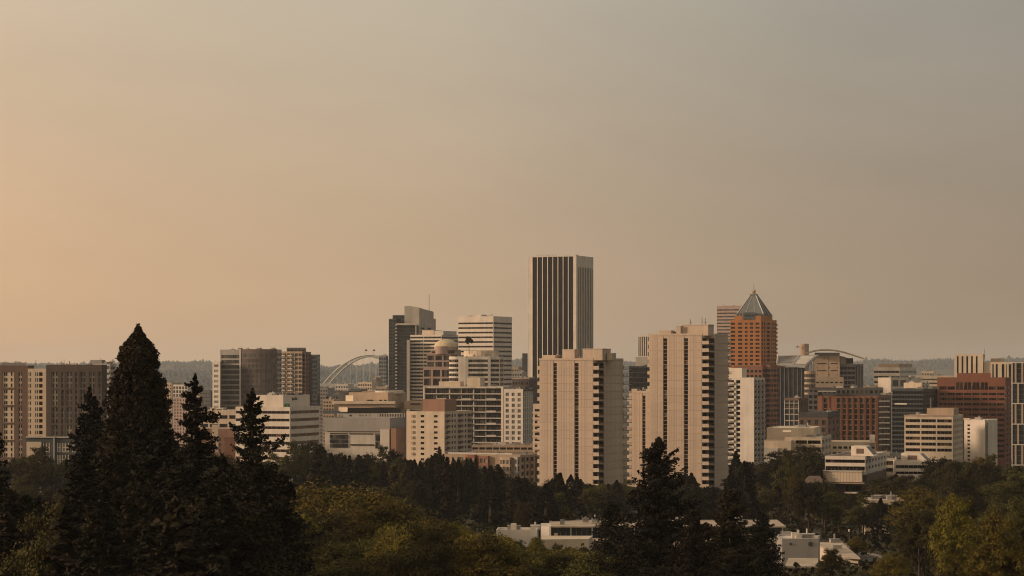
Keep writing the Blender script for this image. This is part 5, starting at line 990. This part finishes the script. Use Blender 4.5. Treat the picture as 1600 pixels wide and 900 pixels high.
for i, (k, x_, y_, dd, lb, ws) in enumerate(((0, 545, 762, 400, 'broad yellow green tree lit on top at lower centre left', 1.35), (1, 618, 778, 430, 'yellow green tree right of the broad lit tree', 1.1), (1, 700, 812, 380, 'golden green tree at bottom left of the small white building', 1.2), (2, 480, 800, 360, 'dull green tree at the foot of the ragged fir', 1.1),
        (0, 770, 838, 350, 'golden green tree at bottom below the small white building', 1.0), (2, 850, 866, 340, 'dull green tree below the long pavilion terrace', 1.0), (1, 1455, 764, 560, 'round yellow green tree at right between roof and brick office', 1.15), (1, 1530, 716, 760, 'yellowish rounded tree below the blank cream slab', .9),
        (2, 1580, 735, 640, 'large green tree at the right edge below the tower', 1.0), (2, 60, 795, 330, 'rounded green tree at lower left before the dark firs', 1.1), (2, 1300, 858, 440, 'round green tree before the cream clipped roof', .8), (0, 1395, 868, 400, 'yellow tinged tree at the bottom right of centre', .9), (2, 1500, 858, 390, 'dull green tree along the bottom right', 1.1),
        (2, 1570, 800, 480, 'wide dark green tree at the lower right edge', 1.2), (1, 625, 845, 330, 'golden tree at the very bottom below the broad lit tree', 1.0), (2, 530, 850, 310, 'shaded green tree at the very bottom left of the golden tree', 1.1), (1, 1248, 745, 700, 'yellow topped tree before the small tan house', .7), (3, 58, 700, 760, 'dusky rounded tree under the low slate building', .9), (2, 825, 785, 640, 'brownish feathery tree behind the small white building', .8))):
    plant('broadleaf_tree', BY4[k], x_, dd, y_, 18, lb, wscale=ws)
plant('broadleaf_tree', BY[1], 1337, 552, 838, 18, 'small yellow tree beside the road at lower right', wscale=1.0)
for k_, x_, dd, y_, lb in ((1, 786, 470, 841, 'golden tree hugging the front of the small white building'), (2, 812, 480, 844, 'green tree before the middle of the small white building'), (1, 838, 470, 840, 'golden tree at the right corner of the small white building'), (2, 866, 480, 851, 'green tree before the left end of the pavilion terrace'), (0, 893, 470, 857, 'golden tree before the pavilion terrace'), (2, 917, 480, 856, 'green tree between the pavilion terrace and the lower dark fir')):
    plant('broadleaf_tree', BY[k_], x_, dd, y_, 18, lb, wscale=.75)
plant('conifer_tree', CF[4], 1376, 610, 780, 22, 'dark bushy conifer hiding the pale flat roof at right', wscale=1.3)
plant('broadleaf_tree', BL[2], 1345, 640, 795, 18, 'dark tree at the left end of the pale flat roof')
plant('broadleaf_tree', BL[3], 1402, 600, 800, 18, 'dark tree at the right end of the pale flat roof')
for x_, dd, y_, lb, ws in ((1364, 632, 786, 'dark tree right in front of the pale flat roof', 1.2), (1392, 634, 788, 'second dark tree in front of the pale flat roof', 1.1), (1415, 628, 784, 'dark tree just right of the pale flat roof', 1.1), (1222, 850, 707, 'dark tree covering the left foot of the cream stepped building', 1.1), (1258, 846, 697, 'tall dark tree before the cream stepped building', 1.1), (1281, 842, 717, 'dark tree between the cream stepped building and the ribbed base', 1.0), (1300, 742, 768, 'dark tree under the left end of the ribbed base', 1.0), (1330, 735, 772, 'dark low tree under the ribbed base', 1.0), (1375, 770, 748, 'dark tree under the right end of the ribbed base', 1.1), (1405, 790, 744, 'dark tree before the left part of the white banded wing', 1.0), (1440, 795, 744, 'dark tree before the right part of the white banded wing', 1.0), (1263, 690, 756, 'dark tree hiding the wall of the small tan house', 1.1), (1286, 695, 753, 'dark tree at the right corner of the small tan house', 1.0), (1466, 800, 716, 'dark tree beside the right end of the white banded wing', 1.1)):
    plant('broadleaf_tree', BL[2 + int(x_) % 3], x_, dd, y_, 18, lb, wscale=ws)

L1 = [(-60, 712), (40, 712), (60, 703), (110, 722), (160, 722), (270, 695), (310, 692), (340, 702), (368, 724), (400, 724), (430, 708), (445, 690), (510, 690), (520, 702), (545, 714), (575, 710), (600, 694), (632, 706), (640, 720), (660, 718), (690, 702), (700, 716), (730, 718), (745, 716), (760, 730), (780, 724), (800, 744), (840, 750), (850, 757), (870, 740), (900, 742), (930, 757), (945, 757), (975, 744), (985, 754), (1040, 747), (1080, 735), (1100, 760), (1130, 762), (1140, 724), (1160, 722), (1190, 724), (1200, 720), (1230, 702), (1260, 697), (1283, 716), (1288, 745), (1291, 768), (1345, 773), (1350, 757), (1385, 743), (1400, 741), (1455, 743), (1460, 722), (1490, 717), (1500, 722), (1520, 720), (1535, 724), (1545, 708), (1560, 712), (1575, 730), (1660, 727)]
L2 = [(-60, 752), (100, 790), (440, 776), (460, 778), (600, 768), (640, 795), (650, 822), (700, 818), (765, 828), (772, 841), (845, 842), (856, 852), (900, 862), (920, 866), (928, 848), (1100, 856), (1190, 856), (1210, 862), (1213, 882), (1252, 890), (1278, 888), (1284, 868), (1305, 868), (1344, 884), (1350, 868), (1390, 850), (1405, 792), (1420, 780), (1460, 768), (1500, 778), (1520, 765), (1660, 765)]
def lim(tab, x0, x1): return max(float(np.interp(x, [t[0] for t in tab], [t[1] for t in tab])) for x in np.linspace(x0, x1, 9))
MARK = [(-99, 'the dark brown block'), (120, 'the giant sequoia'), (285, 'the sparse pointed fir'), (370, 'the white office'), (505, 'the grey hall'), (634, 'the plain cream block'), (700, 'the low row of flats'), (843, 'the shorter beige tower'), (985, 'the tallest beige tower'), (1140, 'the white balcony tower'), (1196, 'the cream stepped building'), (1288, 'the ribbed base building'), (1386, 'the white banded wing'), (1456, 'the tan six storey office'), (1520, 'the red brown office')]
BINS = {}
placed = []
def scatter(n, d0, d1, tab, seed, pc):
    q = random.Random(seed); made = 0
    for _ in range(n * 14):
        if made >= n: break
        D_ = math.sqrt(q.uniform(d0 * d0, d1 * d1)); px = q.uniform(-30, 1630); p = P(px, D_); g0 = gz(p.x, p.y)
        if D_ < 300 and px > 440: continue
        if 1255 < px < 1425 and D_ < 640 and lim(tab, px, px) > 845: continue
        pcon = pc[0] if px < 440 else ((pc[1] if D_ > 615 or px > 925 else 0.04) if px < 1190 else pc[2]); con = q.random() < pcon
        wm = q.uniform(6, 9.5) if con else q.uniform(8, 13); hw = wm / 2 * F / D_
        if any((p.x - a) ** 2 + (p.y - c) ** 2 < (.5 * (wm + w2) * .44) ** 2 for a, c, w2 in placed): continue
        yl = lim(tab, px - hw * .2, px + hw * .2) if con else lim(tab, px - hw * .75, px + hw * .75)
        hmax = Z(yl, D_) - g0; h = min(hmax, q.uniform(15, 26) if con else q.uniform(10, 17))
        if h < 5: continue
        if Z(yl, D_) - (g0 + h) > 0 and q.random() < .55: h = min(hmax, h * 1.15)
        placed.append((p.x, p.y, wm)); made += 1; mk = [m_ for x_, m_ in MARK if x_ <= px][-1]; row = 'nearest row' if D_ < 300 else ('in the front woods' if D_ < 620 else ('in the middle belt' if D_ < 840 else 'behind the belt'))
        ms, Hm, w0 = (q.choice(CF), 22, 8) if con else ((q.choice(BY) if 440 < px < 930 else q.choice(BN + BN + BY if px > 1190 else BN)) if D_ < 615 else q.choice(BL), 18, 16)
        ytop = HY + (EYE - (g0 + h)) * F / D_
        s = h / Hm; tr_ = plant('conifer_tree' if con else 'broadleaf_tree', ms, px, D_, ytop, Hm, 'x', 'conifers of the wooded belt' if con else 'rounded trees of the wooded belt', wscale=max(.55, min(1.7, wm / (w0 * s))), rot=q.uniform(0, 6.28)); BINS.setdefault((con, mk, row), []).append((px, tr_))
# keep trunks out of the low buildings
for x_, dd, ww in ((800, 566, 14), (830, 566, 12), (870, 612, 16), (920, 612, 18), (970, 612, 18), (1020, 612, 18), (1070, 612, 18), (1120, 612, 18), (1170, 612, 18), (1220, 612, 18), (1245, 524, 16), (1250, 500, 14), (1310, 535, 22), (1385, 656, 16), (1270, 726, 10), (1340, 812, 26), (1320, 808, 22), (1425, 850, 24), (1230, 966, 26), (1265, 966, 24), (1335, 1006, 26), (90, 848, 26), (50, 848, 26), (900, 862, 34), (960, 862, 26), (1060, 892, 36), (1110, 892, 30), (1000, 966, 30)):
    p = P(x_, dd); placed.append((p.x, p.y, ww * 1.3))
KEEP = list(placed) + [(*P(x_, d_), 14) for x_, d_ in ((1270, 640), (1285, 620), (1300, 600), (1325, 575), (1350, 550), (1378, 525), (1410, 500))]
scatter(160, 620, 835, L1, 1, (.3, .8, .2)); scatter(70, 840, 1120, L1, 2, (.15, .4, .1)); scatter(125, 290, 610, L2, 3, (.4, .5, .0)); scatter(40, 190, 290, L2, 4, (.8, .7, .0))
q = random.Random(77); px = -10
while px < 1610:                       # the row of trees along the foot of the buildings
    con = 632 < px < 1135 and q.random() < .75; D_ = q.uniform(836, 842) if px < 130 else (q.uniform(800, 838) if px < 1190 else q.uniform(745, 790)); w_ = q.uniform(6, 8) if con else q.uniform(8, 12)
    yl = lim(L1, px - 3, px + 3) + abs(q.gauss(0, 3)); p = P(px, D_); h = Z(yl, D_) - gz(p.x, p.y)
    if h > 4 and not (1140 < px < 1165):
        ms, Hm, w0 = (q.choice(CF), 22, 8) if con else (q.choice(BL), 18, 16)
        tr_ = plant('conifer_tree' if con else 'broadleaf_tree', ms, px, D_, yl, Hm, 'x', 'conifers of the wooded belt' if con else 'rounded trees of the wooded belt', wscale=max(.6, min(1.8, w_ / (w0 * h / Hm))), rot=q.uniform(0, 6.28))
        BINS.setdefault((con, [m_ for x_, m_ in MARK if x_ <= px][-1], 'along its foot'), []).append((px, tr_))
    px += w_ * F / D_ * q.uniform(.42, .62)
ORD = ['leftmost', 'second', 'third', 'fourth', 'fifth', 'sixth', 'seventh', 'eighth', 'ninth', 'tenth', 'eleventh', 'twelfth', 'thirteenth', 'fourteenth', 'fifteenth', 'sixteenth', 'seventeenth', 'eighteenth', 'nineteenth', 'twentieth', 'twenty-first', 'twenty-second', 'twenty-third', 'twenty-fourth', 'twenty-fifth', 'twenty-sixth']
for (con, mk, row), lst in BINS.items():
    lst.sort(key=lambda t: t[0]); kd = 'dark conifer' if con else 'rounded tree'
    for i, (_, o) in enumerate(lst): o['label'] = f"{kd} below {mk}, {row}" + ('' if len(lst) == 1 else (', leftmost there' if i == 0 else (', rightmost there' if i == len(lst) - 1 else f', {ORD[min(i, 25)]} from left')))
def undergrowth(n, d0, d1, seed):
    r = np.random.default_rng(seed); D_ = np.sqrt(r.uniform(d0 * d0, d1 * d1, n)); x = r.uniform(-.25, .25, n) * D_; k = 5
    ok = [not any((a - c) ** 2 + (b_ - d) ** 2 < (w_ * .5) ** 2 for c, d, w_ in KEEP) for a, b_ in zip(x, D_)]; x = x[ok]; D_ = D_[ok]
    z = np.array([gz(a, b_) for a, b_ in zip(x, D_)]); cen = np.stack([x, D_, z], 1); P3 = np.repeat(cen, k, 0) + r.normal(0, .9, (len(cen) * k, 3)) * np.array([1, 1, .7]) + np.array([0, 0, .7])
    o = link('undergrowth', leaf_mesh('undergrowth', P3, r.normal(size=P3.shape) + np.array([0, 0, .8]), 1.1, 'leaves_dark', 1.2)); o['kind'] = 'stuff'; tag(o, 'dark shrubs and ground cover between the trees', 'shrubs')
undergrowth(26000, 140, 1050, 5)

# ------------------------------------------------------------------ forested ridges
def ridge_forest(label, d0, d1, n, seed, hh, mat):
    r = random.Random(seed); m = MB()
    for _ in range(n):
        y = math.sqrt(r.uniform(d0 * d0, d1 * d1)); x = r.uniform(-.26, .26) * y; z = gz(x, y); h = hh * (.75 + .35 * math.sin(x * .011 + y * .003) * math.sin(x * .027)) * r.uniform(.6, 1.15) * (1.45 if r.random() < .05 else 1); w_ = h * r.uniform(.22, .5); k = len(m.v); ns = 5
        for zz_, rr in ((-1, w_ * .8), (h * .35, w_), (h * .7, w_ * .55)):
            for i in range(ns): a = 6.283 * i / ns + r.uniform(-.3, .3); q = rr * r.uniform(.7, 1.25); m.v.append((x + math.cos(a) * q, y + math.sin(a) * q, z + zz_))
        m.v.append((x, y, z + h))
        for j in range(2):
            for i in range(ns): m.f.append((k + j * ns + i, k + j * ns + (i + 1) % ns, k + (j + 1) * ns + (i + 1) % ns, k + (j + 1) * ns + i))
        for i in range(ns): m.f.append((k + 2 * ns + i, k + 2 * ns + (i + 1) % ns, k + 3 * ns))
    o = mesh_obj('forest', m.v, m.f, mat); o['kind'] = 'stuff'; tag(o, label, 'forest')
ridge_forest('hazy forested ridge below the skyline', 6600, 9600, 16000, 1, 20, 'leaves_hazed')
ridge_forest('faint farthest wooded hills on the horizon', 11500, 14000, 7000, 2, 22, 'leaves_hazed')
ridge_forest('hazy trees of the river flats beyond downtown', 2700, 6600, 7000, 3, 13, 'leaves_hazed')

# ------------------------------------------------------------------ road and lamps at lower right
def ribbon(name, pts, half, lift, mat, kind='structure', parent=None):
    m = MB(); k = len(pts)
    for i, (px, D_) in enumerate(pts):
        p = P(px, D_); a = P(*pts[max(0, i - 1)]); c = P(*pts[min(k - 1, i + 1)]); t = (c - a).normalized(); n_ = Vector((-t.y, t.x))
        for s_ in (-1, 1): q = p + n_ * half * s_; m.v.append((q.x, q.y, gz(p.x, p.y) + lift))
    for i in range(k - 1): m.f.append((2 * i, 2 * i + 1, 2 * i + 3, 2 * i + 2))
    o = mesh_obj(name, m.v, m.f, mat, parent); o['kind'] = kind; return o
rd = [(1270, 640), (1300, 600), (1325, 575), (1350, 550), (1378, 525), (1410, 500), (1450, 470)]
ribbon('road', rd, 4.0, .35, 'asphalt'); ribbon('pavement', [(x + 26, d) for x, d in rd], 1.1, .47, 'paving'); ribbon('pavement', [(x - 27, d) for x, d in rd], 1.1, .47, 'paving')
def lamp(px, D_, h, label):
    p = P(px, D_); z = gz(p.x, p.y); e = bpy.data.objects.new('street_lamp', None); col.objects.link(e); e.location = (p.x, p.y, z); tag(e, label, 'street lamp')
    m = MB(); m.bar((0, 0, 0), (0, 0, h), .07, 6); mesh_obj('post', m.v, m.f, 'railing', e); m = MB(); m.prism([Vector((math.cos(a) * .22, math.sin(a) * .22)) for a in [i * .785 for i in range(8)]], h, h + .45); m.prism([Vector((math.cos(a) * .3, math.sin(a) * .3)) for a in [i * .785 for i in range(8)]], h + .45, h + .55); mesh_obj('lamp_head', m.v, m.f, 'white', e)
lamp(1327, 583, 5, 'street lamp by the road right of the clipped cream roof'); lamp(1353, 655, 7, 'street lamp below the ribbed base of the banded building'); lamp(1473, 455, 5.5, 'small pale street lamp among trees at lower right')

# ------------------------------------------------------------------ haze
hz = bpy.data.meshes.new('haze'); bm = bmesh.new(); bmesh.ops.create_cube(bm, size=1.0); bm.to_mesh(hz); bm.free(); ho = link('haze', hz); ho['kind'] = 'stuff'; tag(ho, 'thin smoky haze over the whole city', 'haze')
ho.scale = (15000, 15600, 210); ho.location = (0, 6700, -4 + 105)
hm = bpy.data.materials.new('haze'); hm.use_nodes = True; t = hm.node_tree; t.nodes.clear(); o_ = t.nodes.new('ShaderNodeOutputMaterial'); pv2 = t.nodes.new('ShaderNodeVolumePrincipled')
pv2.inputs['Color'].default_value = (.86, .92, .98, 1); pv2.inputs['Density'].default_value = 3.8e-5; pv2.inputs['Anisotropy'].default_value = .2
t.links.new(pv2.outputs[0], o_.inputs['Volume']); hz.materials.append(hm)
